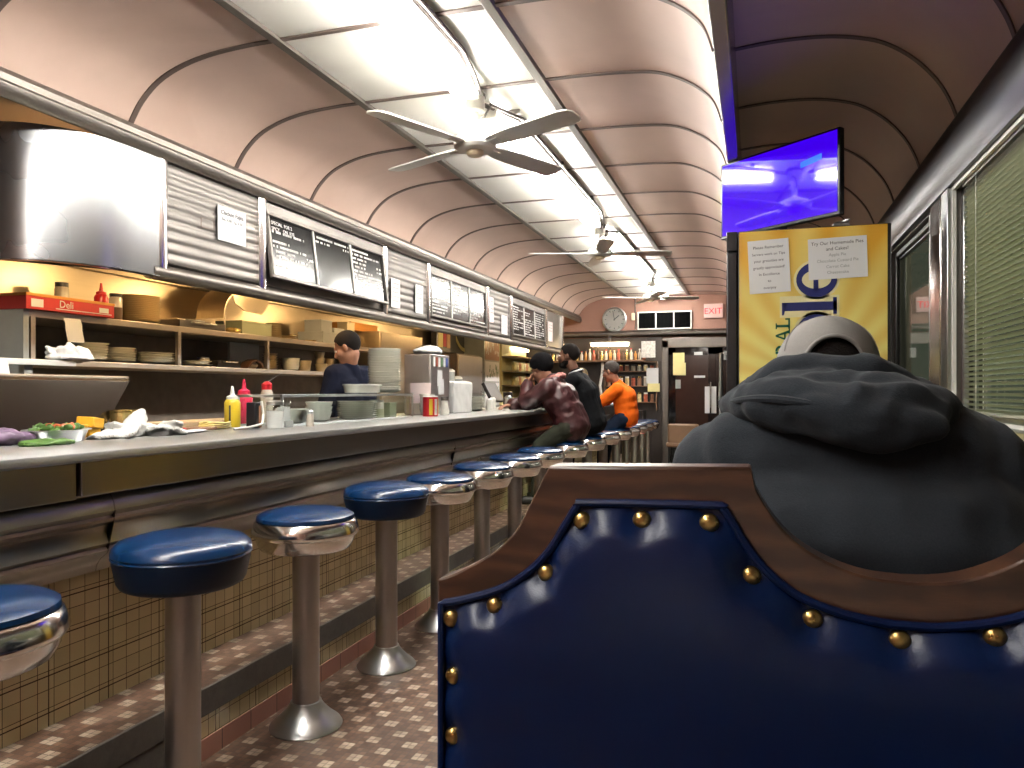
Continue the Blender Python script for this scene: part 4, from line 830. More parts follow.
for (x,z,w,hh,mm,l) in ((-1.72,1.74,.22,.26,'print_4','framed printed notice standing on the back shelf by the door'),(-1.66,1.33,.19,.25,'paper','white sheet taped to the jar rack beside the door'),(-1.64,1.20,.19,.13,'pale_yellow','pale lower sheet under the white one beside the door')):
    b=B(); box(b,x,x+w,YB-.30,YB-.296,z,z+hh) if z>1.7 else box(b,x,x+w,YB-.146,YB-.142,z,z+hh); tag(obj('paper_notice',b,mm),l,'notice')
b=B(); tube(b,[(-2.36,YB-.2,1.70),(-2.37,YB-.2,1.50),(-2.40,YB-.22,1.30),(-2.37,YB-.2,1.05),(-2.33,YB-.2,.90)],.022); tag(obj('white_pipe',b,'white_enamel'),'white hose like pipe behind the orange shirted man','pipe')
b=B(); lathe(b,[(0,0),(.12,0),(.12,.02),(0,.02)],26,mat=Matrix.Rotation(PI/2,4,'X')); tag(obj('wall_plate',b,'cream_ceramic',loc=(-2.75,YB-.061,1.48)),'pale round plate hanging on the dark back wall','plate')
t=thing('tan_chair','tan padded chair back in front of the black door','chair',(-.98,11.2,0)); b=B(); box(b,-.22,.22,-.03,.03,.45,.74); obj('backrest',b,'booth_brown',t,.03); b=B(); box(b,-.24,.24,-.04,.42,.40,.47); obj('seat',b,'booth_brown',t,.02)
for x in(-.2,.2):
    for y in(0,.38): b=B(); cyl(b,(x,y,0),(x,y,.41),.015); obj('leg',b,'black_metal',t)
b=B(); box(b,-.03,.03,-.03,.03,0,.14); tag(obj('red_carton',b,'red_plastic',loc=(-1.28,11.1,.0),bev=.005),'small red carton beside the tan chair','carton')
# ================================================================== BOOTH
BX=.172
wl=[(-.60,.944),(-.575,.953),(-.52,.985),(-.485,1.018),(-.465,1.055),(-.437,1.109),(-.177,1.115),(-.172,1.090),(-.152,1.055),(-.12,1.021),(-.078,.998),(-.04,.987),(0,.984)]
wt=smooth_pts(wl[:5],4)[:-1]+[wl[4],wl[5],wl[6]]+smooth_pts(wl[7:],4)
wt=wt+[(-x,z) for x,z in wt[::-1][1:]]
bth=thing('booth_bench','near booth bench with wooden crest and studded blue vinyl back','booth',(BX,1.0,0))
b=B(); fr_=[(b.verts.new((x,0,z)),b.verts.new((x,.05,z)),b.verts.new((x,0,.04)),b.verts.new((x,.05,.04))) for x,z in wt]
for a,c in zip(fr_,fr_[1:]):
    b.faces.new((a[0],c[0],c[2],a[2])); b.faces.new((a[1],a[3],c[3],c[1])); b.faces.new((a[0],a[1],c[1],c[0])); b.faces.new((a[2],c[2],c[3],a[3]))
for a in (fr_[0],fr_[-1]): b.faces.new((a[0],a[1],a[3],a[2]))
obj('wood_back',b,'wood',bth,.003)
vl=[(-.592,.912),(-.555,.921),(-.502,.940),(-.462,.967),(-.435,.996),(-.415,1.028),(-.397,1.057),(-.385,1.062),(-.225,1.066),(-.210,1.062),(-.200,1.048),(-.186,1.024),(-.163,.993),(-.125,.962),(-.08,.945),(-.03,.936),(0,.935)]
vt=smooth_pts(vl,4); vt=vt+[(-x,z) for x,z in vt[::-1][1:]]
def vtop(x):
    for a,c in zip(vt,vt[1:]):
        if a[0]<=x<=c[0]: return a[1]+(c[1]-a[1])*(x-a[0])/max(1e-9,c[0]-a[0])
    return .91
tk=[(-.390,1.038),(-.311,1.043),(-.227,1.044),(-.439,.965),(-.512,.915),(-.577,.892),(-.573,.812),(-.574,.728),(-.574,.645),(-.574,.56),(-.574,.475),(-.177,.981),(-.106,.933)]
tacks=tk+[(-x,z) for x,z in tk]+[(-.010,.917),(.088,.930)]
tacks=[q for q in tacks if not (abs(q[0]-.106)<.002)]
from mathutils.kdtree import KDTree
kp=[]
for a,c in zip(vt,vt[1:]):
    n_=max(1,int(math.hypot(c[0]-a[0],c[1]-a[1])/.002)); kp+=[(a[0]+(c[0]-a[0])*i/n_,0,a[1]+(c[1]-a[1])*i/n_) for i in range(n_+1)]
for i in range(300): kp+=[(-.592,0,.1+.812*i/300),(.592,0,.1+.812*i/300)]
KD=KDTree(len(kp))
for i,p_ in enumerate(kp): KD.insert(p_,i)
KD.balance()
def vsurf(x,z):
    e=min(KD.find((x,0,z))[2],max(0,z-.10)) if z<vtop(x)-1e-5 else 0
    k=min(1,e/.045); y=.006+.030*math.sin(k*PI/2)
    for tx,tz in tacks:
        r2=(x-tx)**2+(z-tz)**2
        if r2<.015: y-=.014*math.exp(-r2/(2*.014**2))+.006*math.exp(-r2/(2*.032**2))
    y+=.0015*noise.noise(Vector((x*6,z*6,3)))
    return -max(.003,y)
b=B(); NX,NZ=300,190; rows=[]
for i in range(NX+1):
    x=-.592+1.184*i/NX; top=vtop(x); col=[]
    for j in range(NZ+1):
        z=.10+(top-.10)*(1-(1-j/NZ)**1.6); col.append(b.verts.new((x,vsurf(x,z),z)))
    rows.append(col)
for i in range(NX):
    for j in range(NZ): b.faces.new((rows[i][j],rows[i+1][j],rows[i+1][j+1],rows[i][j+1]))
ed=[rows[i][NZ] for i in range(NX+1)]; bk=[b.verts.new((v_.co.x,0.001,v_.co.z)) for v_ in ed]
for i in range(NX): b.faces.new((ed[i],ed[i+1],bk[i+1],bk[i]))
for side in (0,NX):
    cl=rows[side]; bk=[b.verts.new((v_.co.x,.001,v_.co.z)) for v_ in cl]
    for j in range(NZ): b.faces.new((cl[j],cl[j+1],bk[j+1],bk[j]))
obj('vinyl_panel',b,'booth_vinyl',bth,angle=70)
b=B(); tube(b,[(-.592,-.006,.10)]+[(x,-.006,z) for x,z in vt]+[(.592,-.006,.10)],.0055,8); obj('piping',b,'booth_vinyl',bth)
for tx,tz in tacks: b=B(); ell(b,(tx,vsurf(tx,tz)-.002,tz),(.0125,.009,.0125),None,18); obj('brass_stud',b,'brass',bth)
def cushion(y0,y1,z):
    b=B(); box(b,-.59,.59,y0,y1,z-.12,z); return b
b=cushion(-.50,-.04,.46); obj('seat',b,'booth_vinyl',bth,.03)
b=B(); box(b,-.58,.58,-.46,-.0,.0,.34); obj('seat_box',b,'wood',bth,.003)
b=cushion(.06,.50,.46); obj('seat',b,'booth_vinyl',bth,.03)
b=B(); box(b,-.58,.58,.055,.46,.0,.34); obj('seat_box',b,'wood',bth,.003)
t=thing('booth_table','pale booth table on our side of the near booth bench','table',(BX,.10,0)); b=B(); prof(b,[(-.54,-.33),(-.50,-.37),(.58,-.37),(.58,.33),(-.50,.33),(-.54,.29)],.715,.75,axis='z'); obj('table_top',b,'white_ceramic',t,.004)  # unseen table, added in pale white to bounce light onto the booth ceiling
b=B(); tube(b,[(-.545,-.34,.732),(-.545,.29,.732)],.012); obj('edge_band',b,'chrome',t); b=B(); cyl(b,(0,0,.02),(0,0,.715),.04); lathe(b,[(.2,0),(.2,.015),(.05,.05),(.04,.05)],24); obj('pedestal',b,'dark_steel',t)
t=thing('booth_table','booth table in front of the man in the hoodie','table',(BX,1.80,0)); b=B(); prof(b,[(-.54,-.27),(-.50,-.31),(.58,-.31),(.58,.31),(-.50,.31),(-.54,.27)],.715,.75,axis='z'); obj('table_top',b,'white_ceramic',t,.004)
b=B(); tube(b,[(-.545,-.28,.732),(-.545,.28,.732)],.012); obj('edge_band',b,'chrome',t); b=B(); cyl(b,(0,0,.02),(0,0,.715),.04); lathe(b,[(.2,0),(.2,.015),(.05,.05),(.04,.05)],24); obj('pedestal',b,'dark_steel',t)
# ================================================================== FRIDGE CABINET + TV
FX,FY=-.08,3.95
fr=thing('beverage_cooler','tall black beverage cooler with yellow advertising side panel','cooler',(FX,FY,0))
b=B(); box(b,0,.69,.004,.72,.08,2.0); box(b,.02,.66,.03,.70,0,.08); obj('cooler_body',b,'black_metal',fr,.006)
b=B(); box(b,.006,.672,0,.004,.10,1.995); obj('advert_panel',b,'poster_yellow',fr)
b=B(); box(b,-.055,-.004,.0,.72,.12,1.90); dr=obj('door',b,'black_plastic',fr,.006)
b=B(); box(b,-.058,-.05,.06,.66,.2,1.82); obj('glass_pane',b,'black_gloss',dr); b=B(); tube(b,[(-.055,.05,1.0),(-.085,.05,1.0),(-.085,.05,1.4),(-.055,.05,1.4)],.008); obj('handle',b,'chrome_dull',dr)
b=B(); box(b,-.055,-.003,.0,.72,1.905,2.0); obj('header_box',b,'black_plastic',fr,.004)
def letters(polys,bx,bz,y0,y1):
    b=B()
    for P in polys:
        q=[(bx-ly,bz+lx) for lx,ly in P]; prof(b,q,y0,y1)
    return b
def ringp(cx,cy,rx,ry,ix,iy,a0,a1,n=26):
    out=[(cx+rx*math.cos(a0+(a1-a0)*k/n),cy+ry*math.sin(a0+(a1-a0)*k/n)) for k in range(n+1)]; inn=[(cx+ix*math.cos(a0+(a1-a0)*k/n),cy+iy*math.sin(a0+(a1-a0)*k/n)) for k in range(n+1)]
    return [[out[k],out[k+1],inn[k+1],inn[k]] for k in range(n)]
def rect(x0,x1,y0,y1): return [(x0,y0),(x1,y0),(x1,y1),(x0,y1)]
def elp(cx,cy,rx,ry,n=30): return [(cx+rx*math.cos(2*PI*k/n),cy+ry*math.sin(2*PI*k/n)) for k in range(n)]
bx=.372+.08
el=ringp(.083,.090,.085,.092,.045,.066,R(12),R(325))+[rect(.03,.160,.082,.104)]
ll=[rect(.019,.060,0,.240),rect(0,.079,0,.016),[(-.002,.247),(.060,.247),(.060,.225),(.0,.238)]]
pl=ringp(.083,.090,.085,.092,.045,.066,0,2*PI)+[rect(-.022,.018,-.09,.18),rect(-.04,.04,-.10,-.085),[(-.035,.185),(.018,.182),(.018,.16)]]
for nm,P,Z,W in (('letter_e',el,1.664,[elp(.083,.09,.097,.104)]),('letter_l',ll,1.579,[rect(-.012,.091,-.012,.257)]),('letter_p',pl,1.412,[elp(.083,.09,.097,.104),rect(-.045,.03,-.11,.19)])):
    b=letters(W,bx,Z,-.0008,.0008); obj('letter_outline',b,'halo',fr)
    b=letters(P,bx,Z,-.0022,.0006); obj(nm,b,'navy_ink',fr)
bx=.162+.08
Lp=[rect(.008,.020,0,.066),rect(0,.052,0,.008),rect(.044,.052,0,.022),rect(0,.028,.060,.066)]
Ap=[[(.0,0),(.010,0),(.034,.066),(.026,.066)],[(.044,0),(.058,0),(.034,.066),(.026,.066)],rect(.014,.044,.020,.027),rect(-.004,.018,0,.006),rect(.038,.062,0,.006)]
Rp=[rect(.008,.020,0,.066),rect(0,.028,0,.006),[(.026,.032),(.036,.034),(.06,0),(.046,0)]]+ringp(.022,.048,.026,.019,.014,.010,-PI/2,PI/2)
for nm,P,Z in (('letter_l',Lp,1.512),('letter_a',Ap,1.449),('letter_r',Rp,1.382)): b=letters(P,bx,Z,-.0022,.0006); obj(nm,b,'green_ink',fr)
for v_ in [o for o in fr.children if o.name.startswith(('letter'))]: v_.location=(0,0,0)
# papers on cooler
t=thing('taped_sheet','tall white sheet about gratuities taped left on the yellow panel','paper',(.065,FY-.0030,1.82),0,None,rot=(0,R(-2.5),0))
b=B(); box(b,-.095,.095,-.0012,0,-.13,.13); obj('sheet',b,'paper',t)
for k,(s_,sz) in enumerate((('Please Remember',.0195),('Servers work on Tips',.0175),('your gratuities are',.0185),('greatly appreciated!',.0185),('In Excellence',.0185),('to',.0185),('overpay',.0185))):
    b=text_bm(s_,sz); obj('text_line',b,'ink',t,loc=(0,-.0016,.088-k*.033),rot=(PI/2,0,0))
t=thing('taped_sheet','wide white sheet about homemade pies taped on the yellow panel','paper',(.375,FY-.0030,1.845),0,None,rot=(0,R(-1.5),0))
b=B(); box(b,-.130,.130,-.0012,0,-.098,.098); obj('sheet',b,'paper',t)
for k,(s_,sz,mm) in enumerate((('Try Our Homemade Pies',.0225,'ink'),('and Cakes!',.0225,'ink'),('Apple Pie',.020,'grey_ink'),('Chocolate Custard Pie',.020,'grey_ink'),('Carrot Cake',.020,'grey_ink'),('Cheesecake',.020,'grey_ink'))):
    b=text_bm(s_,sz); obj('text_line',b,mm,t,loc=(0,-.0016,.066-k*.028),rot=(PI/2,0,0))
tv_=thing('television','flat screen television with plain blue screen above the cooler','television',(.10,4.10,2.0),R(-40.5))
b=B(); box(b,-.365,.365,-.0,.035,.035,.445); obj('tv_case',b,'black_plastic',tv_,.004)
b=B(); box(b,-.352,.352,-.003,-.0005,.052,.434); obj('screen',b,'tv_screen',tv_)
b=B(); box(b,-.36,-.32,-.002,.002,.040,.048); obj('badge',b,'chrome_dull',tv_)
b=B(); prof(b,[(.15,.30),(.27,.315),(.27,.345),(.15,.33)],-.0038,-.003); obj('input_label',b,'tv_label',tv_)
b=B(); box(b,-.10,.12,-.02,.19,0,.012); cyl(b,(0,.06,.01),(0,.05,.15),.02); box(b,-.05,.05,.03,.06,.1,.3); obj('stand',b,'black_plastic',tv_,.003)
b=B(); tube(b,[(0,0,.02),(.02,.04,.05),(.0,.09,.055),(-.02,.12,.02)],.006); ell(b,(-.02,0,.018),(.04,.03,.018)); tag(obj('cable_bundle',b,'chrome_dull',loc=(.42,4.03,2.0)),'small shiny cable bundle on the cooler right of the television','cable')
t=thing('dark_box','dark round topped box on the cooler behind the television','box',(.47,4.40,2.0)); b=B(); box(b,-.1,.1,-.1,.1,0,.06); ell(b,(0,0,.06),(.09,.09,.02)); obj('box_body',b,'black_plastic',t,.01)
# ================================================================== PEOPLE
def V(*a): return Vector(a)
def headvol(bm,c,rot,s=1.0):
    m=Matrix.Translation(c)@Euler(rot).to_matrix().to_4x4()@Matrix.Scale(s,4); vs=[]
    vs+=ell(bm,(0,-.012,.035),(.075,.092,.088)); vs+=ell(bm,(0,.022,-.03),(.060,.070,.082)); vs+=ell(bm,(0,.052,-.080),(.040,.040,.032))
    vs+=caps(bm,(0,.088,.012),(0,.108,-.020),.007,.012); vs+=ell(bm,(0,.098,-.030),(.017,.012,.009)); vs+=caps(bm,(-.03,.080,.028),(.03,.080,.028),.010)
    vs+=caps(bm,(-.016,.084,-.052),(.016,.084,-.052),.007); vs+=caps(bm,(-.014,.082,-.064),(.014,.082,-.064),.008)
    for sx in(-1,1): vs+=ell(bm,(sx*.077,-.008,-.002),(.009,.020,.032),(0,0,sx*.35)); vs+=ell(bm,(sx*.045,.05,-.02),(.025,.03,.03))
    for v in vs: v.co=m@v.co
    return m
def handbm(w,dirv,nrm,side,curl=.5,s=1.0):
    b=B(); y=Vector(dirv).normalized(); z=Vector(nrm); z=(z-y*z.dot(y)).normalized(); x=y.cross(z)
    m=Matrix((x,y,z)).transposed().to_4x4(); m=Matrix.Translation(w)@m@Matrix.Scale(s,4)
    ell(b,(0,.045,0),(.040,.052,.015)); caps(b,(0,-.03,0),(0,.02,0),.026,.026); ell(b,(side*.022,.03,-.004),(.022,.035,.016))
    for k,(fx,L) in enumerate(((-.030,.062),(-.010,.076),(.011,.082),(.031,.074))):
        fx=fx*side; p=V(fx,.082,0); a=0; r=.0085
        for j,f in enumerate((.45,.32,.23)):
            a+=curl*(.7 if j==0 else 1.0)*(.9+.1*k); q=p+V(fx*.12,math.cos(a),-math.sin(a))*L*f; caps(b,p,q,r,r*.9,10); p=q; r*=.9
    p=V(side*.036,.02,-.004); q=p+V(side*.026,.030,-.010); caps(b,p,q,.012,.0105,10); r2=q+V(side*.008,.028,-.012); caps(b,q,r2,.0105,.009,10)
    for v in b.verts: v.co=m@v.co
    return remesh(b,.0045,2)
def join(dst,src):
    me=bpy.data.meshes.new('j'); src.to_mesh(me); src.free(); dst.from_mesh(me); bpy.data.meshes.remove(me)
def torso(bm,J,p=0,w=1.0):
    pe,ch,ne,sl,sr=J['pelvis'],J['chest'],J['neck'],J['shL'],J['shR']; s=(sr-sl).normalized()*w; wa=pe.lerp(ch,.5)
    for a in(-1,1):
        caps(bm,pe+s*.07*a,wa+s*.058*a,.112+p,.104+p); caps(bm,wa+s*.058*a,ch+s*.075*a,.104+p,.112+p)
        caps(bm,ch+s*.075*a,(sr if a>0 else sl)-s*.035*a,.108+p,.062+p)
    caps(bm,pe-s*.07,pe+s*.07,.11+p); caps(bm,sl,sr,.058+p); caps(bm,ch,ne,.10+p,.058+p*.6)
def arms(bm,J,p=0,tow=1.0):
    for q in 'LR':
        s_,e,w=J['sh'+q],J['el'+q],J['wr'+q]; caps(bm,s_,e,.055+p,.042+p); caps(bm,e,e.lerp(w,tow),.043+p,.030+p)
def legs(bm,J,p=0):
    for q in 'LR': h_,k,a=J['hip'+q],J['kn'+q],J['an'+q]; caps(bm,h_,k,.085+p,.060+p); caps(bm,k,a,.058+p,.038+p)
    caps(bm,J['hipL'],J['hipR'],.10+p)
def shift(bm,o):
    for v in bm.verts: v.co-=o
    return bm
def person(label,J,headrot,skin,topmat,legmat,loc,pad=.016,wr=.006,wsc=9,vox=.009,hs=1.0,w=1.0,hands=((0,-.3),(0,-.3)),curl=.6,shoe=True,bodyvox=.008,seed=1,topextra=None,toppost=None,angle=60):
    o=thing('person',label,'person',loc); L=Vector(loc)
    b=B(); hm=headvol(b,J['head'],headrot,hs); caps(b,J['head']+ (hm.to_3x3()@V(0,-.02,-.05)),J['neck'],.050,.052); torso(b,J,-.012,w); arms(b,J,-.004); legs(b,J,-.008)
    b=remesh(b,bodyvox,2)
    for q in 'LR':
        e,wv=J['el'+q],J['wr'+q]; d=J.get('hd'+q,(wv-e).normalized()); n=J.get('hn'+q,V(0,0,1))
        join(b,handbm(wv,d,n,-1 if q=='L' else 1,curl))
    obj('body',shift(b,L),skin,o,angle=80)
    b=B(); torso(b,J,pad,w); arms(b,J,pad,.93)
    if topextra: topextra(b)
    b=remesh(b,vox,4,wr,wsc,seed)
    if toppost: toppost(b)
    obj('top',shift(b,L),topmat,o,angle=80)
    b=B(); legs(b,J,.012); pe=J['pelvis']; s=(J['shR']-J['shL']).normalized(); caps(b,pe-s*.07,pe+s*.07,.118); b=remesh(b,.011,3,.004,9,seed+3); obj('trousers',shift(b,L),legmat,o,angle=80)
    if shoe:
        for q in 'LR':
            a=J['an'+q]; f=J['ft'+q]; fn=V(f.x,f.y,0).normalized(); b=B(); g=a-V(0,0,.055)
            caps(b,g-fn*.03,g+fn*.10,.036,.034); caps(b,g+fn*.1,g+fn*.17+V(0,0,-.006),.036,.028); caps(b,a-V(0,0,.03),a+V(0,0,.02),.042,.042)
            b=remesh(b,.007,2)
            for v in b.verts: v.co.z=max(v.co.z,a.z-.09)
            obj('shoe',shift(b,L),'shoe',o,angle=80)
    return o,hm
def faceparts(o,hm,L,brow='hair_dark'):
    for sx in(-1,1):
        b=B(); ell(b,(sx*.031,.080,.010),(.0125,.009,.0075))
        for v in b.verts: v.co=hm@v.co-L
        e=obj('eye',b,'eye_white',o); b=B(); ell(b,(sx*.031,.0885,.010),(.005,.0025,.005),None,10)
        for v in b.verts: v.co=hm@v.co-L
        obj('iris',b,'iris',e); b=B(); caps(b,(sx*.016,.091,.032),(sx*.046,.080,.034),.004,.003)
        for v in b.verts: v.co=hm@v.co-L
        obj('eyebrow',b,brow,o)
    b=B(); caps(b,(-.02,.0905,-.058),(.02,.0905,-.058),.0025)
    for v in b.verts: v.co=hm@v.co-L
    obj('mouth',b,'ref_copper',o)
def hairshell(o,hm,L,mat,name='hair',zlow=.03,front=.045,grow=.006,low_back=-.04,extra=None,vox=.006):
    b=B(); ell(b,(0,-.014,.037),(.075+grow,.092+grow,.088+grow),None,90)
    def hl(y):
        pts=[(-.2,low_back),(-.055,low_back),(-.025,-.005),(.03,.025),(front,.060),(.075,.088),(.2,.088)]
        for p,q in zip(pts,pts[1:]):
            if p[0]<=y<=q[0]: return p[1]+(q[1]-p[1])*(y-p[0])/(q[0]-p[0])
    kill=[v for v in b.verts if v.co.z<hl(v.co.y)]
    bmesh.ops.delete(b,geom=kill,context='VERTS')
    r=bmesh.ops.extrude_face_region(b,geom=b.faces[:]); 
    for v in [g for g in r['geom'] if isinstance(g,bmesh.types.BMVert)]: v.co=V(0,-.014,.037)+(v.co-V(0,-.014,.037))*.93
    if extra: extra(b)
    for v in b.verts: v.co=hm@v.co-L
    return obj(name,b,mat,o,angle=70)
def seated(y,seat=.80,x=-1.52,lean=.14,sw=.19,head=None,turn=0):
    "seated on a stool facing the counter (-X); left side toward the camera (-Y)"
    J={}; J['pelvis']=V(x,y,seat+.115); J['chest']=V(x-lean*.65,y,seat+.40); J['neck']=V(x-lean,y,seat+.535)
    J['shL']=V(x-lean*.95,y-sw+.02,seat+.49); J['shR']=V(x-lean*.95,y+sw-.02,seat+.49)
    J['hipL']=V(x-.02,y-.10,seat+.095); J['hipR']=V(x-.02,y+.10,seat+.095)
    J['knL']=V(x-.245,y-.15,seat-.06); J['knR']=V(x-.245,y+.15,seat-.06); J['anL']=V(x-.285,y-.13,.33); J['anR']=V(x-.285,y+.13,.33)
    J['ftL']=V(-1,-.3,0); J['ftR']=V(-1,.3,0); J['head']=head or V(x-lean-.04,y,seat+.72)
    return J
# --- maroon jacket
Y=6.45
J=seated(Y,.80,-1.50,.20,.20,V(-1.775,Y-.01,1.40)); J['chest']=V(-1.61,Y,1.15); J['neck']=V(-1.70,Y,1.285); J['shL']=V(-1.68,Y-.175,1.23); J['shR']=V(-1.68,Y+.175,1.23)
J['elL']=V(-1.87,Y-.15,1.115); J['wrL']=V(-1.895,Y-.03,1.27); J['hdL']=V(.45,.15,.9); J['hnL']=V(-1,0,.4); J['elR']=V(-1.90,Y+.16,1.10); J['wrR']=V(-2.05,Y+.0,1.085); J['hnR']=V(0,0,1)
loc=(-1.5,Y,.803); L=V(*loc)
def je(b):
    caps(b,V(-1.49,Y-.07,.90),V(-1.49,Y+.07,.90),.125,.125); caps(b,V(-1.55,Y-.08,1.05),V(-1.55,Y+.08,1.05),.125,.125); caps(b,V(-1.66,Y-.05,1.27),V(-1.66,Y+.05,1.27),.085)
o,hm=person('person in a maroon leather jacket and black beanie leaning on the counter',J,(R(-28),0,R(64)),'skin_tan','maroon_leather','olive_cloth',loc,.026,.010,9,seed=2,topextra=je)
faceparts(o,hm,L)
b=B(); ell(b,(0,-.020,.040),(.096,.115,.105),None,60); bmesh.ops.delete(b,geom=[v for v in b.verts if v.co.z<.035+(v.co.y-.05)*.9],context='VERTS')
r=bmesh.ops.extrude_face_region(b,geom=b.faces[:]); 
for v in [g for g in r['geom'] if isinstance(g,bmesh.types.BMVert)]: v.co*=.94
for v in b.verts: v.co+=v.co.normalized()*.002*math.sin(v.co.x*400)
for v in b.verts: v.co=hm@v.co-L
obj('beanie',b,'knit_black',o,angle=70)
b=B(); tube(b,[tuple(J['neck']+V(.02,0,.02)+V(.092*math.cos(a/14*2*PI),.098*math.sin(a/14*2*PI),.035*math.cos(a/14*2*PI)+.008*(a%2))) for a in range(14)],.027,8,True); b=remesh(b,.008,1,.006,40,4); obj('fur_collar',shift(b,L),'fur',o,angle=80)
for yy in(-.05,.05):
    b=B(); tube(b,[tuple(V(-1.585,Y+yy*2,1.29)),tuple(V(-1.56,Y+yy*2.6,1.25)),tuple(V(-1.545,Y+yy*3.2,1.2))],.003); obj('shoulder_seam',shift(b,L),'fur',o)
# --- black sweater
Y=7.28; J=seated(Y,.80,-1.50,.15,.215,V(-1.735,Y,1.545)); J['chest']=V(-1.585,Y,1.20); J['neck']=V(-1.66,Y,1.375); J['shL']=V(-1.64,Y-.185,1.315); J['shR']=V(-1.64,Y+.185,1.315)
J['elL']=V(-1.80,Y-.24,1.11); J['wrL']=V(-1.96,Y-.12,1.09); J['elR']=V(-1.80,Y+.24,1.11); J['wrR']=V(-1.99,Y+.12,1.09); loc=(-1.5,Y,.803); L=V(*loc)
o,hm=person('bearded man in a black sweater seated at the counter looking left',J,(0,0,R(88)),'skin_brown','black_cloth','black_cloth',loc,.018,.006,8,seed=5)
faceparts(o,hm,L); hairshell(o,hm,L,'hair_dark')
b=B(); ell(b,(0,.045,-.078),(.052,.052,.042)); ell(b,(0,.02,-.055),(.066,.05,.040)); ell(b,(0,.085,-.045),(.026,.012,.008)); b=remesh(b,.006,2,.002,60,2)
for v in b.verts: v.co=hm@v.co-L
obj('beard',b,'hair_dark',o,angle=80)
b=B(); tube(b,[tuple(J['neck']+V(.0,0,.02)+V(.066*math.cos(a/16*2*PI),.072*math.sin(a/16*2*PI),.022*math.cos(a/16*2*PI))) for a in range(16)],.010,8,True); obj('shirt_collar',shift(b,L),'paper',o)
# --- orange shirt
Y=8.95; J=seated(Y,.80,-1.43,.18,.215,V(-1.615,Y-.02,1.435)); J['chest']=V(-1.46,Y,1.14); J['neck']=V(-1.54,Y,1.285); J['shL']=V(-1.52,Y-.19,1.225); J['shR']=V(-1.52,Y+.19,1.225)
J['elL']=V(-1.70,Y-.22,1.075); J['wrL']=V(-1.88,Y-.08,1.14); J['elR']=V(-1.72,Y+.22,1.09); J['wrR']=V(-1.90,Y+.06,1.10); loc=(-1.43,Y,.803); L=V(*loc)
def oe(b): caps(b,V(-1.42,Y-.08,.90),V(-1.42,Y+.08,.90),.118); caps(b,V(-1.44,Y-.07,1.03),V(-1.44,Y+.07,1.03),.125)
o,hm=person('man in an orange long sleeve shirt and jeans seated at the counter',J,(R(-12),0,R(72)),'skin_tan','orange_cloth','jeans',loc,.020,.006,8,seed=7,topextra=oe)
faceparts(o,hm,L,'hair_grey'); hairshell(o,hm,L,'hair_grey')
b=B()
for sx in(-1,1): tube(b,[(sx*.032+.019*math.cos(a*PI/8),.096,.010+.014*math.sin(a*PI/8)) for a in range(16)],.0018,5,True); tube(b,[(sx*.05,.096,.013),(sx*.078,.05,.013),(sx*.08,-.005,.01)],.0018,5)
for v in b.verts: v.co=hm@v.co-L
obj('glasses',b,'black_metal',o)
cup('white cup in the hand of the orange shirted man',tuple(V(-1.965,Y-.055,1.045)),.038,.09,'white_ceramic',None)
plate_stack(1,-1.98,9.3,ZC,.12,.01,'white_ceramic','plate at orange man',where='white plate on the counter beyond the orange shirted man')
cup('white cup on the counter between the sweater and the orange shirt',(-1.93,8.1,1.045),.038,.09,'white_ceramic',None)
# --- cook
loc=(-2.80,4.95,0); L=V(*loc); x,y=-2.80,4.95
J={'pelvis':V(x+.02,y+.02,.93),'chest':V(x,y,1.22),'neck':V(x-.0,y-.03,1.375),'shL':V(x-.045,y-.150,1.32),'shR':V(x+.045,y+.150,1.32),'head':V(x+.005,y-.06,1.515),
'elL':V(x-.09,y-.20,1.08),'wrL':V(x-.27,y-.27,.98),'elR':V(x-.16,y+.20,1.08),'wrR':V(x-.30,y+.06,.99),'hipL':V(x,y-.09,.90),'hipR':V(x+.02,y+.09,.90),'knL':V(x,y-.10,.49),'knR':V(x+.02,y+.10,.49),'anL':V(x,y-.10,.09),'anR':V(x+.02,y+.10,.09),'ftL':V(-1,-.2,0),'ftR':V(-1,.2,0)}
o,hm=person('cook in a navy shirt standing behind the counter looking down',J,(R(-24),0,R(100)),'skin_tan','navy_cloth','black_cloth',loc,.022,.006,8,seed=9)
faceparts(o,hm,L); hairshell(o,hm,L,'hair_dark',low_back=-.05)
# --- hooded man
Y=1.40; loc=(.13,1.40,.46); L=V(*loc)
J={'pelvis':V(.13,1.36,.60),'chest':V(.135,1.345,.95),'neck':V(.135,1.40,1.12),'shL':V(-.055,1.37,1.06),'shR':V(.325,1.37,1.07),'head':V(.126,1.515,1.204),
'elL':V(-.16,1.62,.86),'wrL':V(-.03,1.82,.79),'elR':V(.46,1.62,.86),'wrR':V(.29,1.83,.79),'hipL':V(.04,1.38,.575),'hipR':V(.23,1.38,.575),'knL':V(.0,1.72,.60),'knR':V(.27,1.72,.60),'anL':V(.0,1.78,.095),'anR':V(.27,1.78,.095),'ftL':V(-.1,1,0),'ftR':V(.1,1,0)}
def he(b):
    caps(b,V(-.045,1.36,1.065),V(.315,1.36,1.08),.098,.100); caps(b,V(.0,1.33,1.09),V(.26,1.33,1.10),.10); caps(b,V(.02,1.30,.95),V(.26,1.30,.96),.15,.15); caps(b,V(-.0,1.30,.70),V(.28,1.30,.70),.15)
    caps(b,V(-.07,1.38,1.02),V(-.15,1.60,.88),.098,.075); caps(b,V(.35,1.38,1.03),V(.45,1.60,.88),.105,.08); caps(b,V(.05,1.37,1.08),V(.22,1.37,1.085),.085)
o,hm=person('man in a charcoal hoodie and grey cap seated with his back to us',J,(R(-20),0,R(3)),'skin_tan','hoodie','jeans',loc,.03,.009,7,.009,1.0,1.12,seed=11,topextra=he)
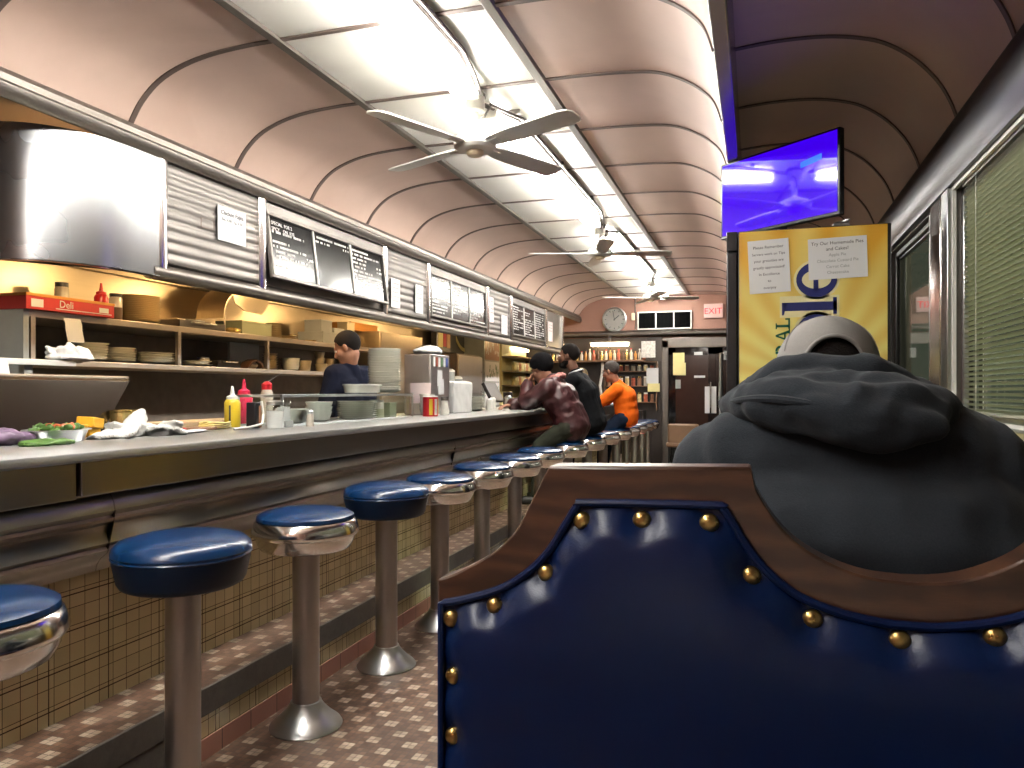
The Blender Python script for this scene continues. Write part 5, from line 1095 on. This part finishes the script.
faceparts(o,hm,L); hairshell(o,hm,L,'hair_dark',grow=.005,low_back=-.07)
# hood
b=B()
ring=[(-.005,1.46,1.185,.033),(-.025,1.37,1.185,.034),(-.0,1.29,1.190,.036),(.055,1.24,1.190,.038),(.13,1.215,1.182,.038),(.20,1.23,1.182,.038),(.245,1.28,1.180,.037),(.268,1.36,1.180,.036),(.25,1.45,1.18,.034)]
chain(b,[((x_,y_,z_),r_) for x_,y_,z_,r_ in ring],16)
top=[(-.0,1.42,1.190,.036),(.035,1.37,1.218,.036),(.09,1.345,1.232,.036),(.16,1.345,1.232,.036),(.215,1.37,1.215,.036),(.26,1.43,1.185,.036)]
chain(b,[((x_,y_,z_),r_) for x_,y_,z_,r_ in top],16)
ell(b,(.145,1.215,1.172),(.115,.045,.036),(R(-10),R(6),0),28); ell(b,(.085,1.27,1.195),(.105,.08,.042),(R(25),R(0),0),28); ell(b,(.19,1.26,1.185),(.085,.07,.045),(R(20),R(10),0),24); ell(b,(.16,1.205,1.155),(.075,.035,.030),(0,R(6),0),24)
b=remesh(b,.005,4,.009,13,21)
obj('hood',shift(b,L),'hoodie',o,angle=80)
b=B(); tube(b,smooth_pts([(-.044,1.33,1.190),(-.024,1.262,1.195),(.02,1.215,1.198),(.075,1.187,1.192),(.125,1.176,1.180)],5),[.003+.004*math.sin(k/20*PI) for k in range(21)],8); obj('hood_fold',shift(b,L),'hoodie',o)
# cap
b=B(); ell(b,(0,-.014,.042),(.090,.109,.098),None,150)
def incap(c): 
    if c.z<.012: return False
    if c.y<0 and (c.x/.050)**2+((c.z-.012)/.052)**2<1: return False
    return True
bmesh.ops.delete(b,geom=[v for v in b.verts if not incap(v.co)],context='VERTS')
r=bmesh.ops.extrude_face_region(b,geom=b.faces[:])
for v in [g for g in r['geom'] if isinstance(g,bmesh.types.BMVert)]: v.co=V(0,-.014,.04)+(v.co-V(0,-.014,.04))*.97
tube(b,[(.050*math.cos(q),-.0145-.109*math.sqrt(max(0,1-(.050*math.cos(q)/.09)**2-((.012+.052*math.sin(q)-.042)/.098)**2)),.012+.052*math.sin(q)) for q in [PI*i/30 for i in range(31)]],.0038,8)
ell(b,(0,-.014,.141),(.008,.008,.004),None,12)
for v in b.verts: v.co=hm@v.co-L
cp=obj('baseball_cap',b,'cap_cloth',o,angle=60)
b=B(); pts=[(-.078,.05),(-.07,.11),(-.04,.155),(0,.168),(.04,.155),(.07,.11),(.078,.05)]; prof(b,pts,.016,.020,axis='z')
for v in b.verts: v.co.z-=2.2*v.co.x**2; v.co=hm@v.co-L
obj('visor',b,'cap_cloth',cp)
b=B(); tube(b,[(-.05,-.088,.013),(-.025,-.112,.012),(0,-.120,.012),(.025,-.112,.012),(.05,-.088,.013)],.006)
for v in b.verts: v.co=hm@v.co-L
obj('strap',b,'cap_cloth',cp)
b=B()
for a0 in (90,30,-30,150,210):
    tube(b,[(math.cos(R(a0))*.091*math.cos(R(e)),-.014+math.sin(R(a0))*.110*math.cos(R(e)),.042+.099*math.sin(R(e))) for e in range(10 if a0 not in(270,) else 40,91,10)],.0012,5)
for v in b.verts: v.co=hm@v.co-L
obj('cap_seams',b,'cap_cloth',cp)
# ================================================================== CAMERA, WORLD, SETTINGS
for g_ in set(o.get('group') for o in bpy.data.objects if o.get('group')): pass
sc=bpy.context.scene
cam=bpy.data.cameras.new('camera'); co=bpy.data.objects.new('camera',cam); COL.objects.link(co); sc.camera=co
cam.sensor_width=36; cam.lens=765/1024*36; cam.shift_y=7/1024; cam.clip_start=.02
co.location=(0,0,1.21); co.rotation_euler=(PI/2,0,math.atan(243/765))
w=bpy.data.worlds.new('world'); sc.world=w; w.use_nodes=True; w.node_tree.nodes['Background'].inputs[0].default_value=(.10,.108,.082,1); w.node_tree.nodes['Background'].inputs[1].default_value=.32
def arealamp(name,loc,rot,sx,sy,en,col):
    l=bpy.data.lights.new(name,'AREA'); l.shape='RECTANGLE'; l.size=sx; l.size_y=sy; l.energy=en; l.color=col; o=bpy.data.objects.new(name,l); COL.objects.link(o); o.location=loc; o.rotation_euler=rot; return o
# parking lot lamp shining on the blinds from outside
arealamp('street_light',(3.2,3.4,3.4),(0,R(55),0),.5,.5,90,(1.0,1.0,.7))
sc.view_settings.view_transform='Standard'; sc.view_settings.look='None'; sc.view_settings.gamma=1; sc.view_settings.use_curve_mapping=False; sc.view_settings.exposure=1.5
cy=sc.cycles; cy.use_denoising=True; cy.max_bounces=10; cy.diffuse_bounces=7; cy.glossy_bounces=5; cy.transparent_max_bounces=12; cy.caustics_reflective=False; cy.caustics_refractive=False; cy.sample_clamp_indirect=10
try: cy.use_light_tree=True
except Exception: pass
